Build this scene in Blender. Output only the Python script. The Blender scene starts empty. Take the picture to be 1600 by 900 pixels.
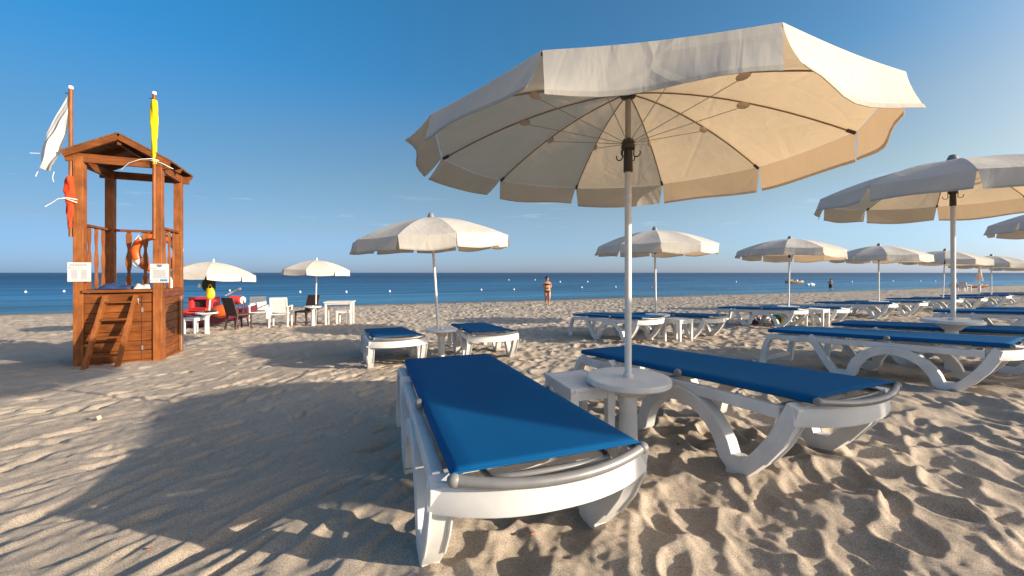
import bpy, bmesh, math, random
import numpy as np
from mathutils import Vector, Matrix

PI = math.pi
R = math.radians
scene = bpy.context.scene
C = scene.collection
rng = np.random.default_rng(7)
random.seed(7)

# ------------------------------------------------------------------ camera
CAM_H = 1.0
cd = bpy.data.cameras.new('camera')
cam = bpy.data.objects.new('camera', cd)
C.objects.link(cam)
cam.location = (0, 0, CAM_H)
cam.rotation_euler = (PI / 2, 0, 0)
cd.sensor_width = 36.0
cd.lens = 36.0 * 622 / 1600
cd.shift_y = -24 / 1600
cd.clip_start = 0.05
cd.clip_end = 60000
scene.camera = cam

# ------------------------------------------------------------------ sky and sun
SUN_EL, SUN_ROT = R(14.4), R(109.9)
world = bpy.data.worlds.new('World')
scene.world = world
world.use_nodes = True
wt = world.node_tree
bg = wt.nodes['Background']
sky = wt.nodes.new('ShaderNodeTexSky')
sky.sky_type = 'NISHITA'
sky.sun_disc = False
sky.sun_elevation = SUN_EL
sky.sun_rotation = SUN_ROT
sky.altitude = 0
sky.air_density = 1.0
sky.dust_density = 0.3
sky.ozone_density = 3.0
bg.inputs[1].default_value = 0.115
SKY_LINK = sky.outputs[0]

sd = bpy.data.lights.new('sun', 'SUN')
sun = bpy.data.objects.new('sun', sd)
C.objects.link(sun)
sdir = Vector((math.sin(SUN_ROT) * math.cos(SUN_EL), math.cos(SUN_ROT) * math.cos(SUN_EL), math.sin(SUN_EL)))
sun.rotation_euler = sdir.to_track_quat('Z', 'Y').to_euler()
sun.location = (30, -10, 12)
sd.energy = 4.9
sd.angle = R(0.55)
sd.color = (1.0, 0.86, 0.68)

scene.view_settings.view_transform = 'Standard'
scene.view_settings.look = 'None'
scene.view_settings.exposure = 0.85
scene.view_settings.gamma = 1.0
scene.view_settings.use_curve_mapping = False
scene.cycles.max_bounces = 8
scene.cycles.transparent_max_bounces = 8

# thin wisps of cloud, part of the sky itself (a function of direction)
def world_clouds():
    N, L = wt.nodes, wt.links
    tc = N.new('ShaderNodeTexCoord')
    hs = N.new('ShaderNodeHueSaturation')
    hs.inputs['Saturation'].default_value = 1.06
    hs.inputs['Value'].default_value = 1.0
    sep = N.new('ShaderNodeSeparateXYZ'); L.new(tc.outputs['Generated'], sep.inputs[0])
    # grade of the clear sky: deeper blue away from the sun, paler and warmer towards it, lavender haze along the sea
    def ramp(stops):
        rp = N.new('ShaderNodeValToRGB'); e = rp.color_ramp.elements
        e[0].position = stops[0][0]; e[0].color = (*[6 * c for c in stops[0][1]], 1)
        e[1].position = stops[-1][0]; e[1].color = (*[6 * c for c in stops[-1][1]], 1)
        for p, c in stops[1:-1]:
            q = e.new(p); q.color = (*[6 * x for x in c], 1)
        L.new(sep.outputs[2], rp.inputs[0]); return rp
    ra = ramp([(0, (.024, .039, .086)), (.06, (.031, .041, .070)), (.10, (.037, .041, .053)), (.18, (.037, .048, .056)), (.27, (.036, .057, .066)), (.40, (.030, .075, .094)), (.6, (.022, .10, .122)), (.85, (.10, .10, .10))])
    rb = ramp([(0, (.060, .072, .132)), (.06, (.080, .087, .115)), (.12, (.108, .096, .097)), (.20, (.128, .103, .082)), (.30, (.125, .108, .090)), (.42, (.086, .108, .106)), (.85, (.095, .11, .11))])
    az = Vector((sdir.x, sdir.y, 0)).normalized()
    dv = N.new('ShaderNodeVectorMath'); dv.operation = 'DOT_PRODUCT'; L.new(tc.outputs['Generated'], dv.inputs[0]); dv.inputs[1].default_value = tuple(az)
    df = N.new('ShaderNodeMapRange'); df.inputs[1].default_value = -1.0; df.inputs[2].default_value = .25; L.new(dv.outputs['Value'], df.inputs[0])
    dp = N.new('ShaderNodeMath'); dp.operation = 'POWER'; L.new(df.outputs[0], dp.inputs[0]); dp.inputs[1].default_value = .8
    gm = N.new('ShaderNodeMixRGB'); L.new(dp.outputs[0], gm.inputs[0]); L.new(ra.outputs[0], gm.inputs[1]); L.new(rb.outputs[0], gm.inputs[2])
    hm = N.new('ShaderNodeMixRGB'); hm.blend_type = 'MULTIPLY'; hm.inputs[0].default_value = 1
    L.new(SKY_LINK, hm.inputs[1]); L.new(gm.outputs[0], hm.inputs[2])
    hv = N.new('ShaderNodeVectorMath'); hv.operation = 'SCALE'; hv.inputs['Scale'].default_value = 1 / (6 * .115); L.new(hm.outputs[0], hv.inputs[0])
    # broad warm glow round the low sun behind the camera, added to neutralise the shade
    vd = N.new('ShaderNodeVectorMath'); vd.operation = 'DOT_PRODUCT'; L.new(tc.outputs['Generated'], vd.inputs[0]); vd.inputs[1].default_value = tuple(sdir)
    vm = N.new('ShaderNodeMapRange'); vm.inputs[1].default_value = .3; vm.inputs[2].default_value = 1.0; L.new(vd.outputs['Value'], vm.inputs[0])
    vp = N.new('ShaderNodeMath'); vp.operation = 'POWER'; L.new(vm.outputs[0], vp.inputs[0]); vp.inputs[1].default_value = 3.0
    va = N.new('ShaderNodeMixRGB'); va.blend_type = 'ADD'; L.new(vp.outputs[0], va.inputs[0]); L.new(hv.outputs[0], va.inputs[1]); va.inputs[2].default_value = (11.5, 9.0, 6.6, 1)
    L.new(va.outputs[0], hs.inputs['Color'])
    mp = N.new('ShaderNodeMapping'); mp.inputs['Scale'].default_value = (6, 6, 60)
    L.new(tc.outputs['Generated'], mp.inputs[0])
    nz = N.new('ShaderNodeTexNoise'); nz.inputs['Scale'].default_value = 1.0; nz.inputs['Detail'].default_value = 6
    nz.inputs['Roughness'].default_value = .6
    L.new(mp.outputs[0], nz.inputs['Vector'])
    r1 = N.new('ShaderNodeMapRange'); r1.inputs[1].default_value = .60; r1.inputs[2].default_value = .80
    L.new(nz.outputs['Fac'], r1.inputs[0])
    # only a thin band low over the sea
    r2 = N.new('ShaderNodeMapRange'); r2.inputs[1].default_value = .08; r2.inputs[2].default_value = .13
    L.new(sep.outputs[2], r2.inputs[0])
    r3 = N.new('ShaderNodeMapRange'); r3.inputs[1].default_value = .20; r3.inputs[2].default_value = .16
    L.new(sep.outputs[2], r3.inputs[0])
    m1 = N.new('ShaderNodeMath'); m1.operation = 'MULTIPLY'; L.new(r1.outputs[0], m1.inputs[0]); L.new(r2.outputs[0], m1.inputs[1])
    m2 = N.new('ShaderNodeMath'); m2.operation = 'MULTIPLY'; L.new(m1.outputs[0], m2.inputs[0]); L.new(r3.outputs[0], m2.inputs[1])
    m3 = N.new('ShaderNodeMath'); m3.operation = 'MULTIPLY'; L.new(m2.outputs[0], m3.inputs[0]); m3.inputs[1].default_value = .30
    mx = N.new('ShaderNodeMixRGB'); mx.blend_type = 'MIX'
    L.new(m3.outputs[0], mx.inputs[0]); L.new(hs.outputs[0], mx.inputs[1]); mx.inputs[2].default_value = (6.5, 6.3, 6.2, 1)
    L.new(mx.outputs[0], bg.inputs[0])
world_clouds()

# ------------------------------------------------------------------ materials
def mat(name, col, rough=.6, metal=0.0, spec=.5, var=0.0, vscale=8.0, bump=0.0, bscale=60.0, stretch=None, coat=0.0):
    m = bpy.data.materials.new(name)
    m.use_nodes = True
    nt = m.node_tree; N, L = nt.nodes, nt.links
    b = N['Principled BSDF']
    b.inputs['Base Color'].default_value = (*col, 1)
    b.inputs['Roughness'].default_value = rough
    b.inputs['Metallic'].default_value = metal
    b.inputs['Specular IOR Level'].default_value = spec
    b.inputs['Coat Weight'].default_value = coat
    if var or bump:
        tc = N.new('ShaderNodeTexCoord')
        mp = N.new('ShaderNodeMapping')
        if stretch: mp.inputs['Scale'].default_value = stretch
        L.new(tc.outputs['Object'], mp.inputs[0])
    if var:
        nz = N.new('ShaderNodeTexNoise'); nz.inputs['Scale'].default_value = vscale; nz.inputs['Detail'].default_value = 6
        L.new(mp.outputs[0], nz.inputs['Vector'])
        rp = N.new('ShaderNodeValToRGB')
        rp.color_ramp.elements[0].position = .3; rp.color_ramp.elements[1].position = .7
        rp.color_ramp.elements[0].color = (*[c * (1 - var) for c in col], 1)
        rp.color_ramp.elements[1].color = (*[min(1, c * (1 + var)) for c in col], 1)
        L.new(nz.outputs['Fac'], rp.inputs[0]); L.new(rp.outputs[0], b.inputs['Base Color'])
    if bump:
        n2 = N.new('ShaderNodeTexNoise'); n2.inputs['Scale'].default_value = bscale; n2.inputs['Detail'].default_value = 4
        L.new(mp.outputs[0], n2.inputs['Vector'])
        bp = N.new('ShaderNodeBump'); bp.inputs['Strength'].default_value = bump; bp.inputs['Distance'].default_value = .01
        L.new(n2.outputs['Fac'], bp.inputs['Height']); L.new(bp.outputs[0], b.inputs['Normal'])
    return m

def fabric_mat(name, col, tcol, trans=.35, bump=.25):
    m = bpy.data.materials.new(name); m.use_nodes = True
    nt = m.node_tree; N, L = nt.nodes, nt.links
    b = N['Principled BSDF']; out = N['Material Output']
    b.inputs['Roughness'].default_value = .85; b.inputs['Specular IOR Level'].default_value = .15
    tc = N.new('ShaderNodeTexCoord')
    nz = N.new('ShaderNodeTexNoise'); nz.inputs['Scale'].default_value = 3.0; nz.inputs['Detail'].default_value = 8; nz.inputs['Roughness'].default_value = .65
    L.new(tc.outputs['Object'], nz.inputs['Vector'])
    rp = N.new('ShaderNodeValToRGB'); rp.color_ramp.elements[0].position = .3; rp.color_ramp.elements[1].position = .68
    rp.color_ramp.elements[0].color = (*[c * .86 for c in col], 1); rp.color_ramp.elements[1].color = (*col, 1)
    L.new(nz.outputs['Fac'], rp.inputs[0]); L.new(rp.outputs[0], b.inputs['Base Color'])
    # creases that run down the cloth, a soft slackness, and the weave
    mp = N.new('ShaderNodeMapping'); mp.inputs['Scale'].default_value = (9, 9, 1.6); L.new(tc.outputs['Object'], mp.inputs[0])
    n2 = N.new('ShaderNodeTexNoise'); n2.inputs['Scale'].default_value = 1.0; n2.inputs['Detail'].default_value = 3; n2.inputs['Distortion'].default_value = .8
    L.new(mp.outputs[0], n2.inputs['Vector'])
    vo = N.new('ShaderNodeTexVoronoi'); vo.feature = 'DISTANCE_TO_EDGE'; vo.inputs['Scale'].default_value = 2.2; L.new(tc.outputs['Object'], vo.inputs['Vector'])
    vm = N.new('ShaderNodeMapRange'); vm.inputs[1].default_value = 0; vm.inputs[2].default_value = .05; vm.inputs[3].default_value = .25; vm.inputs[4].default_value = 0; L.new(vo.outputs['Distance'], vm.inputs[0])
    ad = N.new('ShaderNodeMath'); ad.operation = 'ADD'; L.new(n2.outputs['Fac'], ad.inputs[0]); L.new(vm.outputs[0], ad.inputs[1])
    bp = N.new('ShaderNodeBump'); bp.inputs['Strength'].default_value = bump; bp.inputs['Distance'].default_value = .022
    L.new(ad.outputs[0], bp.inputs['Height']); L.new(bp.outputs[0], b.inputs['Normal'])
    tr = N.new('ShaderNodeBsdfTranslucent'); tr.inputs[0].default_value = (*tcol, 1)
    L.new(bp.outputs[0], tr.inputs['Normal'])
    mx = N.new('ShaderNodeMixShader'); mx.inputs[0].default_value = trans
    L.new(b.outputs[0], mx.inputs[1]); L.new(tr.outputs[0], mx.inputs[2]); L.new(mx.outputs[0], out.inputs[0])
    return m

def wood_mat(name, c0, c1, axis=2, rough=.55, boards=None):
    """stained timber: grain along one object axis, knots, and joints between boards if asked"""
    m = bpy.data.materials.new(name); m.use_nodes = True
    nt = m.node_tree; N, L = nt.nodes, nt.links
    b = N['Principled BSDF']; b.inputs['Roughness'].default_value = rough; b.inputs['Specular IOR Level'].default_value = .3
    tc = N.new('ShaderNodeTexCoord'); mp = N.new('ShaderNodeMapping')
    s = [14, 14, 14]; s[axis] = 1.2
    mp.inputs['Scale'].default_value = s
    L.new(tc.outputs['Object'], mp.inputs[0])
    nz = N.new('ShaderNodeTexNoise'); nz.inputs['Scale'].default_value = 2.0; nz.inputs['Detail'].default_value = 8
    nz.inputs['Roughness'].default_value = .65; nz.inputs['Distortion'].default_value = .6
    L.new(mp.outputs[0], nz.inputs['Vector'])
    rp = N.new('ShaderNodeValToRGB'); rp.color_ramp.elements[0].position = .3; rp.color_ramp.elements[1].position = .7
    rp.color_ramp.elements[0].color = (*c0, 1); rp.color_ramp.elements[1].color = (*c1, 1)
    L.new(nz.outputs['Fac'], rp.inputs[0])
    n3 = N.new('ShaderNodeTexNoise'); n3.inputs['Scale'].default_value = 5.0; n3.inputs['Detail'].default_value = 3
    L.new(tc.outputs['Object'], n3.inputs['Vector'])
    mr = N.new('ShaderNodeMapRange'); mr.inputs[1].default_value = .35; mr.inputs[2].default_value = .7; mr.inputs[3].default_value = .7; mr.inputs[4].default_value = 1.15
    L.new(n3.outputs['Fac'], mr.inputs[0])
    mu = N.new('ShaderNodeMixRGB'); mu.blend_type = 'MULTIPLY'; mu.inputs[0].default_value = 1
    L.new(rp.outputs[0], mu.inputs[1]); L.new(mr.outputs[0], mu.inputs[2])
    L.new(mu.outputs[0], b.inputs['Base Color'])
    bp = N.new('ShaderNodeBump'); bp.inputs['Strength'].default_value = .35; bp.inputs['Distance'].default_value = .004
    L.new(nz.outputs['Fac'], bp.inputs['Height']); L.new(bp.outputs[0], b.inputs['Normal'])
    return m

M = {}
M['plastic'] = mat('white_plastic', (.66, .65, .63), .42, spec=.4, var=.11, vscale=6, bump=.06, bscale=25)
M['plastic_old'] = mat('aged_white_plastic', (.64, .62, .58), .5, spec=.4, var=.08, vscale=12)
M['sling'] = mat('blue_sling', (.003, .092, .250), .75, spec=.08, var=.06, vscale=3, bump=.2, bscale=900)
M['alu'] = mat('grey_tube', (.22, .216, .21), .36, metal=.25, var=.1, vscale=20)
M['grey_plastic'] = mat('grey_plastic', (.19, .19, .19), .5, var=.1)
M['dark_plastic'] = mat('dark_brown_plastic', (.045, .035, .03), .45)
M['black'] = mat('opening_shade', (.02, .02, .02), .6)
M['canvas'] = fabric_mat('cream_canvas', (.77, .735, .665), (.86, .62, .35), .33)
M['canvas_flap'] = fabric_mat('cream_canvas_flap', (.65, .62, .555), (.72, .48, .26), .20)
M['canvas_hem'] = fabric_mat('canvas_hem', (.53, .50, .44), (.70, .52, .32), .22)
M['rib'] = mat('brown_rib', (.30, .19, .11), .5, var=.15)
M['wire'] = mat('grey_wire', (.42, .36, .30), .4, metal=.5)
M['bracket'] = mat('clear_bracket', (.50, .40, .30), .4)
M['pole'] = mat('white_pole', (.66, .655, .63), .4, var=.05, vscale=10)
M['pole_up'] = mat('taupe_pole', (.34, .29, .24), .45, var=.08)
M['wood_v'] = wood_mat('stained_post', (.17, .050, .011), (.33, .110, .027), 2)
M['wood_x'] = wood_mat('stained_board', (.12, .034, .007), (.25, .076, .014), 0)
M['wood_y'] = wood_mat('stained_plank', (.12, .034, .007), (.25, .076, .014), 1)
M['wood_dark'] = wood_mat('dark_reddish_plank', (.10, .030, .018), (.20, .06, .035), 0)
M['roof'] = wood_mat('weathered_roof', (.10, .045, .018), (.22, .10, .04), 1, .7)
M['steel'] = mat('steel', (.6, .6, .58), .35, metal=.8)
M['paper'] = mat('paper', (.47, .47, .47), .6, var=.03)
M['ink'] = mat('grey_ink', (.20, .20, .22), .7)
M['ink_dark'] = mat('dark_ink', (.13, .13, .15), .7)
M['ink_blue'] = mat('blue_ink', (.03, .17, .36), .6)
M['ink_yellow'] = mat('yellow_ink', (.60, .55, .36), .6)
M['orange'] = mat('orange_plastic', (.78, .11, .015), .45, var=.08)
M['band'] = mat('white_band', (.80, .76, .70), .5)
M['flag_white'] = fabric_mat('white_flag_cloth', (.58, .57, .56), (.6, .57, .52), .25, .4)
M['flag_yellow'] = fabric_mat('yellow_flag_cloth', (.82, .62, .015), (.8, .5, .02), .15, .4)
M['flag_red'] = fabric_mat('red_flag_cloth', (.72, .07, .02), (.7, .08, .02), .12, .5)
M['cord'] = mat('white_cord', (.78, .76, .72), .7)
M['wicker'] = mat('brown_wicker', (.050, .026, .018), .55, var=.3, vscale=60, bump=.5, bscale=200)
M['boat_red'] = mat('red_hull', (.55, .03, .035), .4, var=.1, coat=.2)
M['boat_maroon'] = mat('maroon_hull', (.16, .03, .055), .45, var=.15)
M['skin'] = mat('tanned_skin', (.42, .19, .105), .5, var=.08)
M['hair'] = mat('dark_hair', (.02, .013, .01), .6)
M['swim_dark'] = mat('dark_swimwear', (.03, .015, .02), .6)
M['swim_black'] = mat('black_shorts', (.012, .012, .016), .7)
M['pink'] = mat('pink_cloth', (.5, .05, .12), .7)
M['green'] = mat('green_cloth', (.03, .12, .025), .6, var=.2)
M['dark_green'] = mat('dark_green_cloth', (.010, .030, .014), .7, var=.3)
M['yellow'] = mat('yellow_bag', (.80, .52, .01), .5, var=.08)
M['purple'] = mat('purple_cloth', (.12, .015, .10), .6)
M['navy'] = mat('navy_cloth', (.012, .035, .11), .7, var=.2)
M['hull_brown'] = mat('orange_brown_hull', (.15, .052, .02), .5, var=.15)
M['hull_ochre'] = mat('ochre_hull', (.40, .22, .06), .5, var=.15)
M['buoy'] = mat('white_buoy', (.82, .82, .82), .4)
M['buoy_red'] = mat('red_buoy', (.6, .03, .03), .4)
M['chip'] = mat('pale_driftwood', (.58, .48, .33), .8, var=.15, vscale=30)
M['leaf'] = mat('dry_leaf', (.26, .09, .03), .7, var=.2, vscale=30)

# ------------------------------------------------------------------ mesh helpers
class MB:
    def __init__(s): s.v, s.f = [], []
    def add(s, vs, fs, M4=None):
        o = len(s.v)
        for p in vs: s.v.append(tuple(M4 @ Vector(p)) if M4 is not None else tuple(p))
        for f in fs: s.f.append([i + o for i in f])
        return s
    def box(s, c, d, rot=None, taper=1.0):
        x, y, z = d[0] / 2, d[1] / 2, d[2] / 2
        vs = []
        for sz in (-1, 1):
            k = taper if sz < 0 else 1
            for sx, sy in ((-1, -1), (1, -1), (1, 1), (-1, 1)): vs.append((sx * x * k, sy * y * k, sz * z))
        m = Matrix.Translation(c)
        if rot is not None: m = m @ rot
        return s.add(vs, [(3, 2, 1, 0), (4, 5, 6, 7), (0, 1, 5, 4), (1, 2, 6, 5), (2, 3, 7, 6), (3, 0, 4, 7)], m)
    def tube(s, path, r, seg=10, caps=True):
        P = [Vector(p) for p in path]; n = len(P)
        rr = r if isinstance(r, (list, tuple)) else [r] * n
        T = []
        for i in range(n):
            a = P[max(i - 1, 0)]; b = P[min(i + 1, n - 1)]
            T.append((b - a).normalized())
        up = Vector((0, 0, 1)) if abs(T[0].z) < .9 else Vector((1, 0, 0))
        u = T[0].cross(up).normalized()
        vs, fs = [], []
        for i in range(n):
            u = (u - T[i] * u.dot(T[i])).normalized(); w = T[i].cross(u)
            for k in range(seg):
                a = 2 * PI * k / seg
                vs.append(P[i] + (u * math.cos(a) + w * math.sin(a)) * rr[i])
        for i in range(n - 1):
            for k in range(seg):
                k2 = (k + 1) % seg
                fs.append((i * seg + k, i * seg + k2, (i + 1) * seg + k2, (i + 1) * seg + k))
        if caps:
            fs.append(tuple(range(seg - 1, -1, -1))); fs.append(tuple((n - 1) * seg + k for k in range(seg)))
        return s.add(vs, fs)
    def lathe(s, prof, seg=32, c=(0, 0, 0), M4=None):
        vs, fs = [], []
        n = len(prof)
        for r, z in prof:
            for k in range(seg):
                a = 2 * PI * k / seg
                vs.append((c[0] + r * math.cos(a), c[1] + r * math.sin(a), c[2] + z))
        for i in range(n - 1):
            for k in range(seg):
                k2 = (k + 1) % seg
                fs.append((i * seg + k, i * seg + k2, (i + 1) * seg + k2, (i + 1) * seg + k))
        fs.append(tuple(range(seg - 1, -1, -1))); fs.append(tuple((n - 1) * seg + k for k in range(seg)))
        return s.add(vs, fs, M4)
    def sphere(s, c, r, seg=12, rings=8, sc=(1, 1, 1)):
        vs = [(c[0], c[1], c[2] - r * sc[2])]; fs = []
        for i in range(1, rings):
            t = -PI / 2 + PI * i / rings
            for k in range(seg):
                a = 2 * PI * k / seg
                vs.append((c[0] + r * sc[0] * math.cos(t) * math.cos(a), c[1] + r * sc[1] * math.cos(t) * math.sin(a), c[2] + r * sc[2] * math.sin(t)))
        vs.append((c[0], c[1], c[2] + r * sc[2]))
        for k in range(seg): fs.append((0, 1 + (k + 1) % seg, 1 + k))
        for i in range(rings - 2):
            for k in range(seg):
                k2 = (k + 1) % seg; a = 1 + i * seg; b = a + seg
                fs.append((a + k, a + k2, b + k2, b + k))
        a = 1 + (rings - 2) * seg; e = len(vs) - 1
        for k in range(seg): fs.append((a + k, a + (k + 1) % seg, e))
        return s.add(vs, fs)
    def ribbon(s, path, th, x0, x1, closed=False):
        """a bar of rectangular section: the path lies in the (y, z) plane, th is its thickness there, x0..x1 its width"""
        P = [Vector((0, p[0], p[1])) for p in path]; n = len(P)
        tt = th if isinstance(th, (list, tuple)) else [th] * n
        vs, fs = [], []
        for i in range(n):
            d1 = (P[i] - P[i - 1]).normalized() if i > 0 else None
            d2 = (P[i + 1] - P[i]).normalized() if i < n - 1 else None
            if d1 is None: d1 = d2
            if d2 is None: d2 = d1
            n1 = Vector((0, -d1.z, d1.y)); n2 = Vector((0, -d2.z, d2.y))
            nn = (n1 + n2); nn = nn.normalized() if nn.length > 1e-6 else n1
            k = min(1 / max(nn.dot(n1), .35), 1.8)
            o = nn * (tt[i] / 2 * k)
            a, b = P[i] + o, P[i] - o
            vs += [(x0, a.y, a.z), (x1, a.y, a.z), (x1, b.y, b.z), (x0, b.y, b.z)]
        for i in range(n - 1):
            for k in range(4):
                k2 = (k + 1) % 4
                fs.append((i * 4 + k, i * 4 + k2, i * 4 + 4 + k2, i * 4 + 4 + k))
        fs.append((3, 2, 1, 0)); fs.append(tuple((n - 1) * 4 + k for k in range(4)))
        return s.add(vs, fs)
    def grid(s, rows):
        """rows: list of equally long lists of points"""
        n, m = len(rows), len(rows[0])
        vs = [p for r in rows for p in r]
        fs = [(i * m + j, i * m + j + 1, (i + 1) * m + j + 1, (i + 1) * m + j) for i in range(n - 1) for j in range(m - 1)]
        return s.add(vs, fs)
    def build(s, name, material, parent=None, smooth=None, bevel=0, bseg=2, fix=True):
        me = bpy.data.meshes.new(name)
        me.from_pydata([tuple(v) for v in s.v], [], s.f)
        if fix:
            bm = bmesh.new(); bm.from_mesh(me); bmesh.ops.recalc_face_normals(bm, faces=bm.faces); bm.to_mesh(me); bm.free()
        me.materials.append(material)
        if smooth is not None:
            me.shade_smooth(); me.set_sharp_from_angle(angle=R(smooth))
        o = bpy.data.objects.new(name, me); C.objects.link(o)
        if parent is not None: o.parent = parent
        if bevel:
            b = o.modifiers.new('bevel', 'BEVEL'); b.width = bevel; b.segments = bseg; b.limit_method = 'ANGLE'; b.angle_limit = R(40)
            if smooth is None:
                me.shade_smooth()
            b.harden_normals = True
        return o

def tag(o, label=None, cat=None, group=None, kind=None):
    if label: o['label'] = label
    if cat: o['category'] = cat
    if group: o['group'] = group
    if kind: o['kind'] = kind
    return o

def thing(name, label, cat, loc=(0, 0, 0), rot=(0, 0, 0), group=None):
    o = bpy.data.objects.new(name, None); o.empty_display_size = .2
    C.objects.link(o); o.location = loc; o.rotation_euler = rot
    return tag(o, label, cat, group)

def dup(root, label, loc, rot, group=None):
    def cp(o, parent):
        c = o.copy(); C.objects.link(c)
        if parent is not None: c.parent = parent
        for ch in list(o.children): cp(ch, c)
        return c
    r = cp(root, None)
    r.location = loc; r.rotation_euler = rot; r['label'] = label
    if group: r['group'] = group
    return r

# ------------------------------------------------------------------ terrain
NT = (-.40, .9165)                       # unit vector from the dry beach down towards the sea
TK = np.array([-60, -8, 0, 1.3, 2, 3, 6.3, 8.1, 13.5, 19.5, 26, 33, 40, 60, 200, 3000.])
ZK = np.array([.9, .25, .015, -.035, -.078, -.145, -.345, -.41, -.63, -.90, -1.2, -1.55, -2.0, -3.2, -6, -40])
_ft = np.linspace(-60, 80, 2801)
_fz = np.interp(_ft, TK, ZK)
_k = np.ones(21) / 21
_fz = np.convolve(np.pad(_fz, 10, mode='edge'), _k, mode='valid')
SEA_Z = -1.55
def gprof(t):
    t = np.asarray(t, float)
    return np.where(t < 79, np.interp(t, _ft, _fz), np.interp(t, TK, ZK))
def shore_shift(x):                      # the shoreline swings a little along the beach
    return np.interp(x, [-60, -31, -13, 4, 23, 43, 107, 300], [2.6, 2.0, .7, -.4, -.3, -.9, .7, 5])
def gbase(x, y):
    x = np.asarray(x, float); y = np.asarray(y, float)
    t = NT[0] * x + NT[1] * y
    w = np.clip((t - 14) / 15, 0, 1); w = w * w * (3 - 2 * w)
    return gprof(t - shore_shift(x) * w)
def gz(x, y): return float(gbase(x, y))

# footprint height field: a periodic tile, stamped print over print
TS, TN = 12.0, 1440
def make_tiles():
    cell = TS / TN
    fx = np.fft.fftfreq(TN, cell); KX, KY = np.meshgrid(fx, fx, indexing='ij')
    ax = np.array([.36, .933]); px = np.array([.933, -.36])
    ka = KX * ax[0] + KY * ax[1]; kp = KX * px[0] + KY * px[1]
    def noise(filt, seed):
        r = np.random.default_rng(seed)
        n = np.fft.ifft2(np.fft.fft2(r.standard_normal((TN, TN))) * filt).real
        return n / n.std()
    # wind-combed ripples, long along ax, broken into patches
    rip = noise(np.exp(-((np.abs(kp) - 2.7) / 1.7) ** 2) * np.exp(-(ka / 1.25) ** 2), 3)
    rip2 = noise(np.exp(-((np.abs(kp) - 8) / 4.0) ** 2) * np.exp(-(ka / 3.0) ** 2), 4)
    kk = np.sqrt(KX ** 2 + KY ** 2)
    low = noise(np.exp(-((kk - .7) / .55) ** 2), 5)
    mid = noise(np.exp(-((kk - 3.0) / 2.2) ** 2), 6)
    fine = noise(np.exp(-((kk - 14) / 9) ** 2), 8)
    grain = noise(np.exp(-((kk - 24) / 8) ** 2), 9)
    patch = smooth01(.5 + .55 * noise(np.exp(-((kk - .9) / .5) ** 2), 10))
    crest = 1 - np.abs(np.tanh(1.2 * noise(np.exp(-((np.abs(kp) - 1.9) / 1.3) ** 2) * np.exp(-(ka / .9) ** 2), 12)))
    ripple = (.0040 * np.tanh(3.0 * (rip - .35)) + .0016 * rip) * (.30 + .90 * patch) + .0018 * rip2 + .005 * low + .0020 * mid + .0009 * fine + .0004 * grain
    # footprints
    r = np.random.default_rng(11)
    h = .012 * low + .006 * mid
    stamp(h, r, 2500, (.10, .20), (.018, .045), (.006, .022), ax, cell)
    h += .017 * crest
    stamp(h, r, 700, (.08, .17), (.016, .036), (.006, .020), ax, cell)
    h -= h.mean()
    blur = np.exp(-(kk * .0100 * PI) ** 2 * 1.2)
    h = np.fft.ifft2(np.fft.fft2(h) * blur).real
    prints = h + .0016 * fine + .0025 * mid + .0005 * grain
    # small shallow marks for the lightly trodden sand
    q = .30 * ripple
    stamp(q, r, 900, (.05, .10), (.008, .020), (.002, .006), ax, cell)
    stamp(q, r, 1500, (.08, .18), (.020, .042), (.001, .007), ax, cell, (.24, .44), .38)
    # long combed furrows, each with its own length, for the near sand on the left
    stamp(ripple, r, 650, (.10, .20), (.010, .022), (.001, .004), ax, cell, (.22, .40), .30)
    stamp(ripple, r, 440, (.20, .52), (.018, .036), (.001, .006), ax, cell, (.10, .19), .16)
    ripple = np.fft.ifft2(np.fft.fft2(ripple) * blur).real; ripple -= ripple.mean()
    q = np.fft.ifft2(np.fft.fft2(q) * blur).real
    marks = q - q.mean() + .0012 * fine
    return ripple, prints, marks
def stamp(h, r, n, ra, rd, rm, ax, cell, rb=(.42, .72), spread=.55):   # each print overwrites what lies under it
    for i in range(n):
        cx, cy = r.uniform(0, TS, 2)
        a = r.uniform(*ra); b = a * r.uniform(*rb)
        ang = math.atan2(ax[1], ax[0]) + r.normal(0, spread)
        dep = r.uniform(*rd); rim = r.uniform(*rm)
        R_ = int(a * 1.7 / cell) + 1
        i0, j0 = int(cx / cell), int(cy / cell)
        ii = np.arange(i0 - R_, i0 + R_ + 1); jj = np.arange(j0 - R_, j0 + R_ + 1)
        dx = (ii * cell - cx)[:, None]; dy = (jj * cell - cy)[None, :]
        u = dx * math.cos(ang) + dy * math.sin(ang); v = -dx * math.sin(ang) + dy * math.cos(ang)
        u = u + .25 * v * math.sin(i); v = v + .35 * min(1, 1.4 * b / a) * u * u / a * math.cos(i * 1.7)
        rr = np.sqrt((u / a) ** 2 + (v / b) ** 2)
        I, J = np.ix_(ii % TN, jj % TN)
        loc = h[I, J]
        mean = loc[rr < 1].mean() if (rr < 1).any() else 0
        pit = mean * .6 - dep * (1 - np.clip(rr, 0, 1) ** 2) + .25 * dep * u / a
        w = np.clip((1.12 - rr) / .3, 0, 1); w = w * w * (3 - 2 * w)
        loc = loc * (1 - w) + pit * w + rim * np.exp(-((rr - 1.18) / .2) ** 2) * (.6 + .4 * np.sign(v))
        h[I, J] = loc
def smooth01(x): x = np.clip(x, 0, 1); return x * x * (3 - 2 * x)
RIP, PRI, MRK = make_tiles()
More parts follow.
